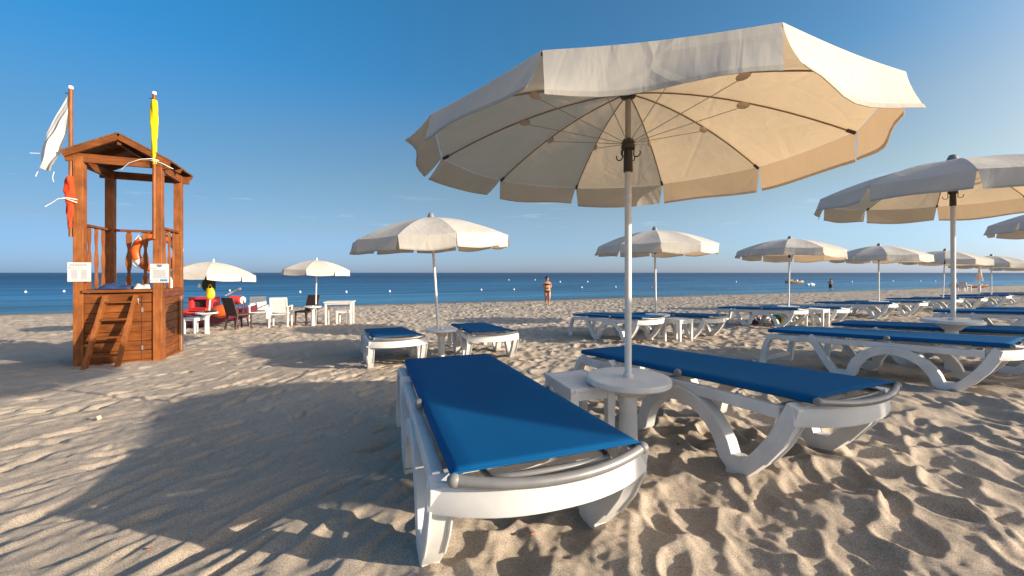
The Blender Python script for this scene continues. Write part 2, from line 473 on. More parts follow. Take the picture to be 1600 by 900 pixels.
def sample(T, x, y):
    u = (x / TS * TN) % TN; v = (y / TS * TN) % TN
    i = np.floor(u).astype(int); j = np.floor(v).astype(int); a = u - i; b = v - j
    i %= TN; j %= TN; i1 = (i + 1) % TN; j1 = (j + 1) % TN
    return T[i, j] * (1 - a) * (1 - b) + T[i1, j] * a * (1 - b) + T[i, j1] * (1 - a) * b + T[i1, j1] * a * b
def smooth01(x): x = np.clip(x, 0, 1); return x * x * (3 - 2 * x)
def detail(x, y):
    # trodden sand to the right and among the loungers, combed sand front left
    wl = smooth01((.10 - x - .10 * (y - 1.4)) / .9)             # 1 = lightly trodden
    wl = wl * smooth01((9.5 - y) / 4.0)
    wr = smooth01((3.1 - y) / 1.6)                              # combed only close by
    left = (sample(RIP, x, y) * 1.15 + .35 * sample(MRK, x + 2, y) + .08 * sample(PRI, x, y)) * wr + (sample(MRK, x + 2, y) * 1.35 + .12 * sample(RIP, x, y) + .22 * sample(PRI, x, y)) * (1 - wr)
    d = sample(PRI, x + 3.3, y + 1.7) * np.interp(y, [2.2, 4.5], [.86, .68]) * (1 - wl) + left * .86 * wl
    t = NT[0] * x + NT[1] * y
    d = d * np.interp(t, [10, 16, 24, 31, 33.5, 36], [1.0, 1.5, 2.1, 1.6, .15, .1])
    return d
def gh(x, y): return gbase(x, y) + detail(np.asarray(x, float), np.asarray(y, float))

def build_sand():
    ang = np.concatenate([np.linspace(-180, -68, 60, endpoint=False), np.linspace(-68, 68, 860, endpoint=False), np.linspace(68, 180, 60)])
    a = np.radians(ang)
    rad = np.concatenate([[.02, .2, .4, .55], .65 * np.exp(np.linspace(0, math.log(70 / .65), 860)), 70 * np.exp(np.linspace(0, math.log(1800 / 70), 70))[1:]])
    A, Rr = np.meshgrid(a, rad)
    X = Rr * np.sin(A); Y = Rr * np.cos(A)
    Z = gbase(X, Y)
    fade = np.interp(Rr, [0, 60, 110], [1, 1, 0])
    Z = Z + detail(X, Y) * fade
    n, m = X.shape
    V = np.stack([X, Y, Z], -1).reshape(-1, 3)
    idx = np.arange(n * m).reshape(n, m)
    F = np.stack([idx[:-1, :-1], idx[:-1, 1:], idx[1:, 1:], idx[1:, :-1]], -1).reshape(-1, 4)
    me = bpy.data.meshes.new('sand')
    me.vertices.add(len(V)); me.vertices.foreach_set('co', V.ravel().astype(np.float32))
    me.loops.add(F.size); me.loops.foreach_set('vertex_index', F[:, ::-1].ravel().astype(np.int32))
    me.polygons.add(len(F)); me.polygons.foreach_set('loop_start', np.arange(0, F.size, 4, dtype=np.int32)); me.polygons.foreach_set('loop_total', np.full(len(F), 4, np.int32))
    me.update(calc_edges=True); me.validate(); me.shade_smooth()
    m_ = bpy.data.materials.new('beach_sand'); m_.use_nodes = True
    nt = m_.node_tree; N, L = nt.nodes, nt.links
    b = N['Principled BSDF']; b.inputs['Roughness'].default_value = .95; b.inputs['Specular IOR Level'].default_value = .12
    tc = N.new('ShaderNodeTexCoord')
    def nz(sc, det, ro=.6):
        q = N.new('ShaderNodeTexNoise'); q.inputs['Scale'].default_value = sc; q.inputs['Detail'].default_value = det; q.inputs['Roughness'].default_value = ro
        L.new(tc.outputs['Object'], q.inputs['Vector']); return q
    g = nz(210, 3, .8); big = nz(.9, 5); grit = nz(620, 2, .9)
    rp = N.new('ShaderNodeValToRGB'); e = rp.color_ramp.elements
    e[0].position = .33; e[0].color = (.20, .162, .124, 1); e[1].position = .67; e[1].color = (.65, .55, .44, 1)
    k = e.new(.5); k.color = (.45, .373, .293, 1)
    L.new(g.outputs['Fac'], rp.inputs[0])
    mr = N.new('ShaderNodeMapRange'); mr.inputs[1].default_value = .3; mr.inputs[2].default_value = .7; mr.inputs[3].default_value = .88; mr.inputs[4].default_value = 1.1
    L.new(big.outputs['Fac'], mr.inputs[0])
    mu = N.new('ShaderNodeMixRGB'); mu.blend_type = 'MULTIPLY'; mu.inputs[0].default_value = 1
    L.new(rp.outputs[0], mu.inputs[1]); L.new(mr.outputs[0], mu.inputs[2])
    # wet, darker sand just above the water line (by height)
    geo = N.new('ShaderNodeNewGeometry'); sp = N.new('ShaderNodeSeparateXYZ'); L.new(geo.outputs['Position'], sp.inputs[0])
    wn = nz(.35, 3)
    ad = N.new('ShaderNodeMath'); ad.operation = 'MULTIPLY_ADD'; L.new(wn.outputs['Fac'], ad.inputs[0]); ad.inputs[1].default_value = .12; L.new(sp.outputs[2], ad.inputs[2])
    wr = N.new('ShaderNodeMapRange'); wr.inputs[1].default_value = SEA_Z + .34; wr.inputs[2].default_value = SEA_Z + .08; L.new(ad.outputs[0], wr.inputs[0])
    mw = N.new('ShaderNodeMixRGB'); L.new(wr.outputs[0], mw.inputs[0]); L.new(mu.outputs[0], mw.inputs[1]); mw.inputs[2].default_value = (.17, .13, .10, 1)
    L.new(mw.outputs[0], b.inputs['Base Color'])
    ba = N.new('ShaderNodeMath'); ba.operation = 'ADD'; L.new(g.outputs['Fac'], ba.inputs[0]); L.new(grit.outputs['Fac'], ba.inputs[1])
    bp = N.new('ShaderNodeBump'); bp.inputs['Strength'].default_value = .55; bp.inputs['Distance'].default_value = .006
    L.new(ba.outputs[0], bp.inputs['Height']); L.new(bp.outputs[0], b.inputs['Normal'])
    me.materials.append(m_)
    o = bpy.data.objects.new('sand', me); C.objects.link(o); tag(o, kind='structure')
build_sand()

def build_sea():
    ang = np.radians(np.linspace(-100, 100, 240))
    rad = 14 * np.exp(np.linspace(0, math.log(30000 / 14), 150))
    A, Rr = np.meshgrid(ang, rad)
    X = Rr * np.sin(A); Y = Rr * np.cos(A)
    rows = np.stack([X, Y, np.full_like(X, SEA_Z)], -1)
    mb = MB(); mb.grid([[tuple(p) for p in r] for r in rows])
    m_ = bpy.data.materials.new('sea_water'); m_.use_nodes = True
    nt = m_.node_tree; N, L = nt.nodes, nt.links
    out = N['Material Output']; N.remove(N['Principled BSDF'])
    b = N.new('ShaderNodeBsdfDiffuse'); gl = N.new('ShaderNodeBsdfGlossy'); gl.inputs['Roughness'].default_value = .18
    lw = N.new('ShaderNodeFresnel'); lw.inputs['IOR'].default_value = 1.33
    cl = N.new('ShaderNodeMapRange'); cl.inputs[1].default_value = .05; cl.inputs[2].default_value = .9; cl.inputs[3].default_value = .02; cl.inputs[4].default_value = .34; L.new(lw.outputs[0], cl.inputs[0])
    ms = N.new('ShaderNodeMixShader'); L.new(cl.outputs[0], ms.inputs[0]); L.new(b.outputs[0], ms.inputs[1]); L.new(gl.outputs[0], ms.inputs[2]); L.new(ms.outputs[0], out.inputs[0])
    tc = N.new('ShaderNodeTexCoord')
    mp0 = N.new('ShaderNodeMapping'); mp0.vector_type = 'POINT'; mp0.inputs['Rotation'].default_value = (0, 0, -math.atan2(.40, .9165))
    L.new(tc.outputs['Object'], mp0.inputs[0])
    def nz(sx, sy, det, ro=.55, dist=0):
        mp = N.new('ShaderNodeMapping'); mp.inputs['Scale'].default_value = (sx, sy, 1); L.new(mp0.outputs[0], mp.inputs[0])
        q = N.new('ShaderNodeTexNoise'); q.inputs['Scale'].default_value = 1; q.inputs['Detail'].default_value = det; q.inputs['Roughness'].default_value = ro; q.inputs['Distortion'].default_value = dist
        L.new(mp.outputs[0], q.inputs['Vector']); return q
    w1 = nz(.16, .75, 5, .6, .3); w2 = nz(.9, 2.6, 4, .6); w3 = nz(.012, .045, 5, .6); w4 = nz(.020, .15, 6, .72, .4)
    a1 = N.new('ShaderNodeMath'); a1.operation = 'MULTIPLY_ADD'; L.new(w1.outputs['Fac'], a1.inputs[0]); a1.inputs[1].default_value = 1.0
    a2 = N.new('ShaderNodeMath'); a2.operation = 'MULTIPLY'; L.new(w2.outputs['Fac'], a2.inputs[0]); a2.inputs[1].default_value = .3
    L.new(a2.outputs[0], a1.inputs[2])
    bp = N.new('ShaderNodeBump'); bp.inputs['Strength'].default_value = .9; bp.inputs['Distance'].default_value = .32
    L.new(a1.outputs[0], bp.inputs['Height']); L.new(bp.outputs[0], b.inputs['Normal']); L.new(bp.outputs[0], gl.inputs['Normal']); L.new(bp.outputs[0], lw.inputs['Normal'])
    # colour of the water: shallows, then deep, with wind lanes and painted wave-slope shading
    dist = N.new('ShaderNodeSeparateXYZ'); L.new(mp0.outputs[0], dist.inputs[0])
    mr = N.new('ShaderNodeMapRange'); mr.inputs[1].default_value = 32; mr.inputs[2].default_value = 260; L.new(dist.outputs[1], mr.inputs[0])
    rp = N.new('ShaderNodeValToRGB'); e = rp.color_ramp.elements
    e[0].position = 0; e[0].color = (.060, .22, .37, 1); e[1].position = 1; e[1].color = (.003, .044, .125, 1)
    k = e.new(.12); k.color = (.026, .14, .285, 1); k = e.new(.45); k.color = (.008, .080, .185, 1)
    L.new(mr.outputs[0], rp.inputs[0])
    m3 = N.new('ShaderNodeMapRange'); m3.inputs[1].default_value = .35; m3.inputs[2].default_value = .65; m3.inputs[3].default_value = .78; m3.inputs[4].default_value = 1.22
    L.new(w3.outputs['Fac'], m3.inputs[0])
    mu = N.new('ShaderNodeMixRGB'); mu.blend_type = 'MULTIPLY'; mu.inputs[0].default_value = 1; L.new(rp.outputs[0], mu.inputs[1]); L.new(m3.outputs[0], mu.inputs[2])
    m4 = N.new('ShaderNodeMapRange'); m4.inputs[1].default_value = .36; m4.inputs[2].default_value = .66; m4.inputs[3].default_value = .62; m4.inputs[4].default_value = 1.45
    L.new(w4.outputs['Fac'], m4.inputs[0])
    mu2 = N.new('ShaderNodeMixRGB'); mu2.blend_type = 'MULTIPLY'; mu2.inputs[0].default_value = 1; L.new(mu.outputs[0], mu2.inputs[1]); L.new(m4.outputs[0], mu2.inputs[2])
    L.new(mu2.outputs[0], b.inputs['Color'])
    o = mb.build('sea', m_, smooth=80, fix=False); tag(o, kind='structure')
build_sea()

# ------------------------------------------------------------------ umbrella
UG = 'cream beach umbrellas set out along the beach'
def canopy_pt(a, s, Rr, H, zr):
    return Vector((Rr * s * math.cos(a), Rr * s * math.sin(a), zr + H * (1 - s ** 1.75)))
def make_umbrella(label, loc, rot, Rr=1.2, H=.33, zr=1.88, val=.19, n=10, fine=True, cap='grey_plastic', seed=1, extras=True, wind=(-1, .25), wlift=.045, capr=1.0):
    """origin at the sand; the canopy rim stands zr above it"""
    r = random.Random(seed)
    root = thing('beach_umbrella', label, 'umbrella', loc, rot, UG)
    da = 2 * PI / n
    wv = Matrix.Rotation(-rot[2], 2) @ Vector(wind).normalized()
    ns, nt_ = (10, 8) if fine else (6, 4)
    cn = MB(); vl = MB(); hm = MB()
    for k in range(n):
        a0, a1 = k * da, (k + 1) * da
        sag = .018 + .014 * r.random()
        rows = []
        for i in range(ns + 1):
            s = .035 + .965 * i / ns
            p0, p1 = canopy_pt(a0, s, Rr, H, zr), canopy_pt(a1, s, Rr, H, zr)
            row = []
            for j in range(nt_ + 1):
                t = j / nt_
                p = p0.lerp(p1, t); p.z -= sag * math.sin(PI * t) * math.sin(PI * min(s * 1.0, 1) * .5) * s
                p.z += .012 * math.sin(PI * t) * (s > .9)
                row.append(p)
            rows.append(row)
        cn.grid(rows)
        # valance flap of this panel, slit at both ribs
        rim = rows[-1]; out = Vector((math.cos((a0 + a1) / 2), math.sin((a0 + a1) / 2), 0))
        tang = (rim[-1] - rim[0]).normalized()
        ph, amp, flare = r.uniform(0, 6.28), r.uniform(.008, .024), r.uniform(-.01, .03)
        wn = max(0, out.x * wv.x + out.y * wv.y); curl = r.uniform(.0, .02)
        vr = []; nv = 6 if fine else 3
        for i in range(nv + 1):
            d = i / nv; row = []
            for j in range(nt_ + 1):
                t = j / nt_
                p = rim[j].copy()
                p += tang * ((.5 - t) * .030 * d)
                p += out * (d * flare + amp * d * math.sin(ph + t * 7 + d * 1.5) + .003 + wn * wlift * d + curl * d * d * abs(2 * t - 1) ** 3)
                p.z -= val * d * (1 + .06 * math.sin(ph * 2 + t * 5) - 3.2 * wlift * wn)
                row.append(p)
            vr.append(row)
        vl.grid(vr)
        if fine:
            k0 = nv - 1
            hm.grid([[vr[k0][j].lerp(vr[nv][j], .35) + out * .0030 for j in range(nt_ + 1)], [vr[nv][j] + out * .0034 for j in range(nt_ + 1)]])
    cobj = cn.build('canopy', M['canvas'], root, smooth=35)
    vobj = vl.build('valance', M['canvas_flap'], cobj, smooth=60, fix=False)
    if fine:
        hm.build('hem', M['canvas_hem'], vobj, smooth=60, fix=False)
    for k in range(n):
        a = k * da
        pts = [canopy_pt(a, s, Rr, H, zr) - Vector((0, 0, .012)) for s in np.linspace(.03, .985, 12 if fine else 6)]
        rb = MB(); rb.tube(pts, .0045, 6)
        ro = rb.build('rib', M['rib'], root, smooth=60)
        if extras:
            tip = MB(); tip.tube([pts[-1] + (pts[-2] - pts[-1]).normalized() * .032, pts[-1] + (pts[-1] - pts[-2]).normalized() * .012], .010, 8)
            tip.build('tip_cap', M['dark_plastic'], ro, smooth=40)
            mid = canopy_pt(a, .53, Rr, H, zr) - Vector((0, 0, .018))
            bk = MB(); bk.sphere((0, 0, 0), 1, 10, 6, (.036, .010, .021))
            bk2 = MB(); bk2.add(bk.v, bk.f, Matrix.Translation(mid - Vector((0, 0, .012))) @ Matrix.Rotation(a, 4, 'Z'))
            bk2.build('joint', M['bracket'], ro, smooth=60)
            st = MB(); st.tube([(.03 * math.cos(a), .03 * math.sin(a), zr + .02), mid - Vector((0, 0, .02))], .0024, 5)
            st.build('strut', M['wire'], ro, smooth=60)
    zt = zr + H
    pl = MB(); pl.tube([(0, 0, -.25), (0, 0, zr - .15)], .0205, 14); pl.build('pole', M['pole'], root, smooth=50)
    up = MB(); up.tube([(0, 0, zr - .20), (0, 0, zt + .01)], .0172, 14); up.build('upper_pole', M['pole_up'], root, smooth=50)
    if extras:
        ru = MB(); ru.lathe([(.026, zr - .16), (.028, zr - .155), (.026, zr - .03), (.040, zr - .02), (.042, zr + .0), (.036, zr + .012), (.040, zr + .02), (.030, zr + .04), (.0185, zr + .045)], 16)
        ro = ru.build('runner', M['dark_plastic'], root, smooth=40)
        for k in range(4):
            a = k * PI / 2 + .35
            hk = [(.040, zr - .015)] + [(.058 + .022 * math.cos(q), zr - .055 + .022 * math.sin(q)) for q in np.linspace(PI * .85, PI * 2.15, 9)]
            mb = MB(); mb.tube([(q * math.cos(a), q * math.sin(a), z) for q, z in hk], .0038, 6)
            mb.build('hook', M['dark_plastic'], ro, smooth=60)
        cl = MB(); cl.lathe([(.0185, zt - .05), (.045, zt - .035), (.045, zt - .015), (.0185, zt - .005)], 16); cl.build('crown_collar', M['dark_plastic'], root, smooth=40)
    cp = MB(); cp.lathe([(.060 * capr, zt - .008), (.058 * capr, zt + .004), (.040 * capr, zt + .055), (.030 * capr, zt + .075), (.012 * capr, zt + .082)], 16)
    cp.build('top_cap', M[cap], root, smooth=45)
    return root

def make_table(label, loc, rot, rad=.25, h=.46):
    t = thing('pole_table', label, 'table', loc, rot, 'round white tables on the umbrella poles')
    tp = MB(); tp.lathe([(.024, h - .004), (rad - .03, h - .003), (rad - .012, h), (rad - .003, h - .004), (rad, h - .014), (rad, h - .030), (rad - .006, h - .036), (.16, h - .040), (.10, h - .075), (.07, h - .11), (.055, h - .115)], 48)
    tp.build('tabletop', M['plastic'], t, smooth=35)
    st = MB(); st.lathe([(.054, h - .10), (.052, h - .16), (.056, .02), (.060, -.2)], 24); st.build('pedestal', M['plastic'], t, smooth=50)
    cu = MB(); cu.lathe([(.030, h - .004), (.030, h + .012), (.026, h + .016), (.0208, h + .017)], 20); cu.build('pole_collar', M['plastic'], t, smooth=40)
    return t

# ------------------------------------------------------------------ sun lounger
LG = 'white framed sun loungers with blue slings'
def arc(c, rx, rz, a0, a1, n):
    return [(c[0] + rx * math.cos(a), c[1] + rz * math.sin(a)) for a in np.linspace(a0, a1, n)]
def make_lounger(label, loc, rot):
    """far end along +y; sling top .445 over the sand"""
    root = thing('sun_lounger', label, 'sun lounger', loc, rot, LG)
    for s in (-1, 1):
        def xs(c, hw): return (s * c - hw, s * c + hw)
        rl = MB(); rl.ribbon([(.93, .362), (.5, .362), (0, .360), (-.5, .352), (-.80, .345)], .062, *xs(.345, .024))
        rl.build('side_rail', M['plastic'], root, bevel=.008)
        lg = MB(); lg.ribbon([(.86, .372), (.925, .345), (.965, .27), (1.0, .14), (1.035, -.06)], [.05, .058, .058, .062, .07], *xs(.345, .034))
        lg.build('leg', M['plastic'], root, bevel=.008)
        # strut, foot, arch, foot, strut: one moulded zigzag
        zz = [(.50, .405), (.47, .375), (.33, .105), (.275, .025)]
        ab = arc((-.185, -.01), .325, .325, 0, PI, 17)
        zz2 = ab[1:-1]
        end = [(-.615, .025), (-.685, .095), (-.775, .205), (-.845, .325), (-.875, .395)]
        path = zz + [(.17, .022)] + zz2 + [(-.53, .022)] + end
        th = [.05, .066, .066, .068] + [.07] + [.085] * len(zz2) + [.07] + [.068, .07, .072, .074, .06]
        ar = MB(); ar.ribbon(path, th, *xs(.349, .038))
        for xo in (-.034, .034):
            ar.ribbon([(p[0] - .024, p[1] - .004) for p in end[1:-1]], .045, s * (.349 + xo) - .006, s * (.349 + xo) + .006)
        ar.build('arch_leg', M['plastic'], root, bevel=.010)
        # flat feet under the zigzag
        for y_ in (.215, -.565):
            ft = MB(); ft.box((s * .349, y_, .012), (.070, .13, .12)); ft.build('foot', M['plastic'], root, bevel=.008)
        tu = MB(); tu.tube([(s * .305, .945, .424), (s * .305, 0, .424), (s * .305, -.945, .424)], .0145, 10)
        to = tu.build('side_tube', M['alu'], root, smooth=50)
        kb = MB(); kb.lathe([(.012, -.012), (.024, -.010), (.027, 0), (.024, .012), (.010, .018)], 16, M4=Matrix.Translation((s * .338, -.16, .425)) @ Matrix.Rotation(s * PI / 2, 4, 'Y'))
        kb.build('knob', M['grey_plastic'], root, smooth=40)
    # moulded end bow and its lip
    bow = MB(); n = 21; rows = []
    prof = [(.0, .388), (.020, .392), (.030, .384), (.034, .36), (.034, .315), (.030, .302), (.018, .300), (.0, .306)]
    for i in range(n):
        q = -1 + 2 * i / (n - 1); x = .385 * q; y0 = -.845 - .10 * (1 - abs(q) ** 2.4)
        z = -.012 * (1 - q * q) + .004
        rows.append([(x * (1 + dx * .5), y0 - dx, zz + z) for dx, zz in prof] + [(x, y0, prof[0][1] + z)])
    bow.grid(rows); bow.f.append(list(range(len(prof)))); bow.f.append([(n - 1) * (len(prof) + 1) + k for k in range(len(prof))])
    bow.build('end_rail', M['plastic'], root, smooth=35)
    # the low stretcher of the far legs and two ties under the rails
    sb = MB(); sb.box((0, 1.005, .085), (.66, .025, .05)); sb.build('stretcher', M['plastic'], root, bevel=.006)
    for y_, z_, h_ in ((.90, .350, .05), (.06, .335, .035), (-.70, .325, .03)):
        cb = MB(); cb.box((0, y_, z_), (.67, .05, h_)); cb.build('crossbar', M['plastic'], root, bevel=.006)
    # grey tubes of the near end
    ot = [(.322 * q, -.945 - .062 * (1 - abs(q) ** 2.2), .424 - .020 * (1 - q * q)) for q in np.linspace(-1, 1, 21)]
    tb = MB(); tb.tube(ot, .0165, 12); to = tb.build('end_tube', M['alu'], root, smooth=50)
    for s in (-1, 1):
        ec = MB(); ec.sphere((s * .324, -.948, .425), .0195, 14, 10, (1.1, 1, 1)); ec.build('end_cap', M['grey_plastic'], to, smooth=80)
    it = [(-.215, -.70, .400), (-.215, -.88, .402)] + [(.245 * q, -.925 - .022 * (1 - q * q), .404) for q in np.linspace(-.8, .8, 9)] + [(.215, -.88, .402), (.215, -.70, .400)]
    tb = MB(); tb.tube(it, .0115, 10); tb.build('inner_tube', M['alu'], root, smooth=50)
    # sling: taut cloth wrapped over both side tubes
    sl = MB(); rows = []
    for i in range(41):
        u = .95 - 1.895 * i / 40
        notch = 0.006 * math.exp(-((u + .16) / .012) ** 2)
        row = []
        sag = .010 * math.sin(PI * i / 40)
        hw = .322 - notch
        for x, z in [(-hw + .010, .412), (-hw, .419), (-hw, .430), (-hw + .006, .438), (-hw + .018, .4425)] + [(hw * .9 * q, .4425 - sag * (1 - q * q)) for q in (-.85, -.6, -.3, 0, .3, .6, .85)] + [(hw - .018, .4425), (hw - .006, .438), (hw, .430), (hw, .419), (hw - .010, .412)]:
            row.append((x, u, z))
        rows.append(row)
    sl.grid(rows)
    so = sl.build('sling', M['sling'], root, smooth=50, fix=False)
    sd_ = so.modifiers.new('cloth', 'SOLIDIFY'); sd_.thickness = .004; sd_.offset = -1
    hm = MB(); hm.tube([(x, -.944, .4435 - .004 * 0) for x in np.linspace(-.325, .325, 9)], .0035, 6)
    hm.build('hem', M['sling'], so, smooth=60)
    return root

def make_stool(label, loc, rot, w=.40, h=.43, slats=True, d=.40):
    t = thing('side_table', label, 'side table', loc, rot, 'low square white plastic side tables')
    tp = MB()
    if slats:
        for k in range(7):
            y = -d / 2 + .035 + k * (d - .07) / 6
            tp.box((0, y, h - .012), (w - .05, (d - .07) / 6 - .008, .018))
        for s in (-1, 1):
            tp.box((s * (w / 2 - .014), 0, h - .014), (.028, d, .028)); tp.box((0, s * (d / 2 - .009), h - .016), (w - .056, .018, .026))
    else:
        tp.box((0, 0, h - .013), (w, d, .026))
    tp.build('tabletop', M['plastic'], t, bevel=.004)
    ap = MB()
    for s in (-1, 1):
        ap.box((s * (w / 2 - .02), 0, h - .055), (.014, d - .08, .054)); ap.box((0, s * (d / 2 - .02), h - .055), (w - .08, .014, .054))
    ap.build('apron', M['plastic'], t, bevel=.003)
    for sx in (-1, 1):
        for sy in (-1, 1):
            lg = MB(); lg.box((sx * (w / 2 - .032), sy * (d / 2 - .032), (h - .028) / 2 - .04), (.056, .056, h - .028 + .08), taper=.72)
            lg.build('leg', M['plastic'], t, bevel=.005)
    return t

# ------------------------------------------------------------------ placing the rows
V2 = lambda p: Vector((p[0], p[1]))
def place(x, y, dz=0.0): return (x, y, gz(x, y) + dz)

# umbrellas  (x, y, z, rotations)
u1 = make_umbrella('largest cream umbrella in front, its underside and ribs in full view', (.706, 2.42, -.11), (0, 0, R(24)), val=.17, seed=4, wlift=.09)
t1 = make_table('round white table on the pole of the largest umbrella, between the two front loungers', (.706, 2.42, -.09), (0, 0, 0))
uo = make_umbrella('cream umbrella leaning slightly left over the two loungers left of the big pole', (-1.14, 6.32, -.345), (R(1.5), R(-3.6), R(8)), seed=9)
ROWS = [   # the last two stand outside the picture and cast the shade on the front loungers
    ('cream umbrella just behind the big pole, over a lounger pair and square side table', (3.02, 8.34, -.325), (0, R(-.8), R(3)), True),
    ('cream umbrella leaning right whose pole stands left of the small boat on the water', (7.18, 10.35, -.33), (R(-1), R(2.6), R(15)), True),
    ('cream umbrella on a straight pole to the right of the wading man in dark shorts', (11.62, 12.62, -.36), (0, R(.4), R(20)), True),
    ('cream umbrella whose pole stands just left of the thick pole at the right', (15.95, 14.75, -.40), (R(1), R(1.5), R(7)), True),
    ('cream umbrella whose pole stands right of the closed umbrella by the water', (20.35, 16.9, -.50), (0, R(.3), R(27)), True),
    ('last cream umbrella of the far row, only its left edge inside the right border', (24.7, 19.05, -.60), (0, 0, R(2)), True),
    ('big cream umbrella at the right whose shaded side faces the camera', (4.88, 4.40, .02), (R(-.5), R(.6), R(13)), True),
    ('cream umbrella with only its left edge in view, beside the big shaded one', (9.62, 6.5, -.03), (0, 0, R(31)), True),
    ('cream umbrella standing right of the picture, shading the front loungers', (6.3, .53, .10), (0, 0, R(5)), True),
    ('cream umbrella standing right of the picture, shading the right hand loungers', (11.1, 2.5, .02), (0, 0, R(19)), True),
]
for lb, loc, rot, _ in ROWS: dup(uo, lb, loc, rot)
TABS = [
    ('round white table on the leaning pole between the two loungers left of the big pole', (-1.12, 6.32, -.345)),
    ('round white table behind the big pole, next to the square side table', (3.05, 8.34, -.325)),
    ('round white table on the pole left of the small boat on the water', (7.18, 10.35, -.33)),
    ('round white table on the straight pole right of the man in dark shorts', (11.62, 12.62, -.36)),
    ('round white table on the pole just left of the thick right hand pole', (15.95, 14.75, -.40)),
    ('round white table on the pole right of the closed umbrella', (20.35, 16.9, -.50)),
    ('round white table with a cone underneath, on the thick pole at the right', (4.86, 4.40, .02)),
]
for lb, loc in TABS: dup(t1, lb, loc, (0, 0, 0))

H33 = R(33)
l1 = make_lounger('front lounger nearest the camera, its grey end tubes facing the viewer', (-.168, 2.13, -.052), (R(-1.9), 0, R(19.2)))
dup(l1, 'front lounger right of the big pole, its sling wholly in shade', (1.292, 2.735, -.060), (R(-3.8), 0, R(23.3)))
dup(l1, 'small looking lounger left of the leaning umbrella pole', (-1.87, 6.15, -.355), (R(-4.1), 0, R(23.8)))
dup(l1, 'lounger right of the leaning umbrella pole, half behind its round table', (-.535, 6.62, -.345), (R(-3.3), 0, R(18)))
LO = [
    ('lounger behind the big pole, left of the square side table', (2.14, 8.17), 33),
    ('lounger right of the square side table, behind the big pole', (3.62, 8.70), 33),
    ('lounger with green and purple things lying under it', (6.39, 10.18), 33),
    ('lounger behind the one that has green and purple things under it', (7.85, 10.72), 33),
    ('lounger in the far row left of the straight pole by the man in shorts', (10.74, 12.45), 33),
    ('lounger in the far row right of the straight pole by the man in shorts', (12.2, 13.0), 33),
    ('far lounger left of the pole that stands beside the thick right hand pole', (15.1, 14.6), 33),
    ('far lounger right of the pole that stands beside the thick right hand pole', (16.6, 15.15), 33),
    ('far lounger left of the pole nearest the closed umbrella', (19.5, 16.75), 33),
    ('far lounger right of the pole nearest the closed umbrella', (20.95, 17.3), 33),
    ('hindmost far lounger at the right border', (23.8, 18.9), 33),
    ('big lounger at the right seen from its side, arch and both feet in view', (3.945, 4.255), 33),
    ('lounger behind the big side-on one, under the round table with the cone', (5.19, 4.83), 33),
    ('lounger at the right border behind the thick pole', (8.4, 6.55), 33),
    ('lounger at the right border, farther one of the pair behind the thick pole', (9.7, 7.0), 33),
]
LZ = {0: -.31, 2: -.325, 11: -.09, 12: -.085, 13: -.07, 14: -.07}
for i, (lb, (x, y), h) in enumerate(LO):
    z = LZ.get(i, gz(x, y) + .01)
    jit = random.uniform(-1.5, 1.5)
    dup(l1, lb, (x, y, z), (R(-3.2), 0, R(h + jit)))

s1 = make_stool('slatted square side table tucked under the front round table', (.425, 2.545, -.105), (0, 0, R(18)), w=.31)
s2 = make_stool('square white side table between the pair of loungers behind the big pole', (3.22, 7.72, -.32), (R(-1), 0, R(30)))
dup(s2, 'square white side table before the lounger with green things under it', (7.55, 9.85, -.32), (0, 0, R(33)))

# ------------------------------------------------------------------ lifeguard tower
TW = .934
TX, TY, TZ = -6.335, 6.669, -.41
TA = R(24.7)
tower = thing('lifeguard_tower', 'tall wooden lifeguard tower with a gabled roof and a ladder', 'lifeguard tower', (TX, TY, TZ), (0, 0, TA))
TR = Matrix.Translation((TX, TY, TZ)) @ Matrix.Rotation(TA, 4, 'Z')
def tw(x, y, z): return tuple(TR @ Vector((x, y, z)))
hw = TW / 2
PL = 1.145
for sx in (-1, 1):
    for sy in (-1, 1):
        p = MB(); p.box((sx * hw, sy * hw, (3.17 - .15) / 2 + (-.075) + .0), (.115, .115, 3.17 + .15)); 
        p.v = [(x, y, z + .075) for x, y, z in p.v]
        p.build('post', M['wood_v'], tower, bevel=.006)
def boards(axis, sgn, name, z0, z1, n, material, off=.03, length=TW - .12):
    b = MB(); hh = (z1 - z0) / n; rr = random.Random(3 + axis * 7 + sgn)
    for k in range(n):
        z = z0 + (k + .5) * hh; th = .022 + rr.uniform(-.003, .003)
        if axis == 0: b.box((0, sgn * (hw + off - .011), z), (length, th, hh - .006))
        else: b.box((sgn * (hw + off - .011), 0, z), (th, length, hh - .006))
    return b.build(name, material, tower, bevel=.003, bseg=1)
boards(0, -1, 'front_panel', -.12, PL - .06, 8, M['wood_x'])
boards(0, 1, 'back_panel', -.12, PL - .06, 8, M['wood_x'])
boards(1, -1, 'side_panel', -.12, PL - .06, 8, M['wood_y'])
boards(1, 1, 'side_panel', -.12, PL - .13, 8, M['wood_y'])
tr = MB(); tr.box((hw + .066, 0, PL - .085), (.022, TW + .02, .10)); tr.build('trim_plank', M['wood_dark'], tower, bevel=.003)
dk = MB(); dk.box((0, 0, PL - .025), (TW - .118, TW - .118, .05)); 
for s in (-1, 1): dk.box((0, s * (hw + .02), PL - .022), (TW - .118, .155, .044)); 
for s in (-1, 1): dk.box((s * (hw + .02), 0, PL - .0245), (.155, TW - .118, .047))
dk.build('platform', M['wood_x'], tower, bevel=.003)
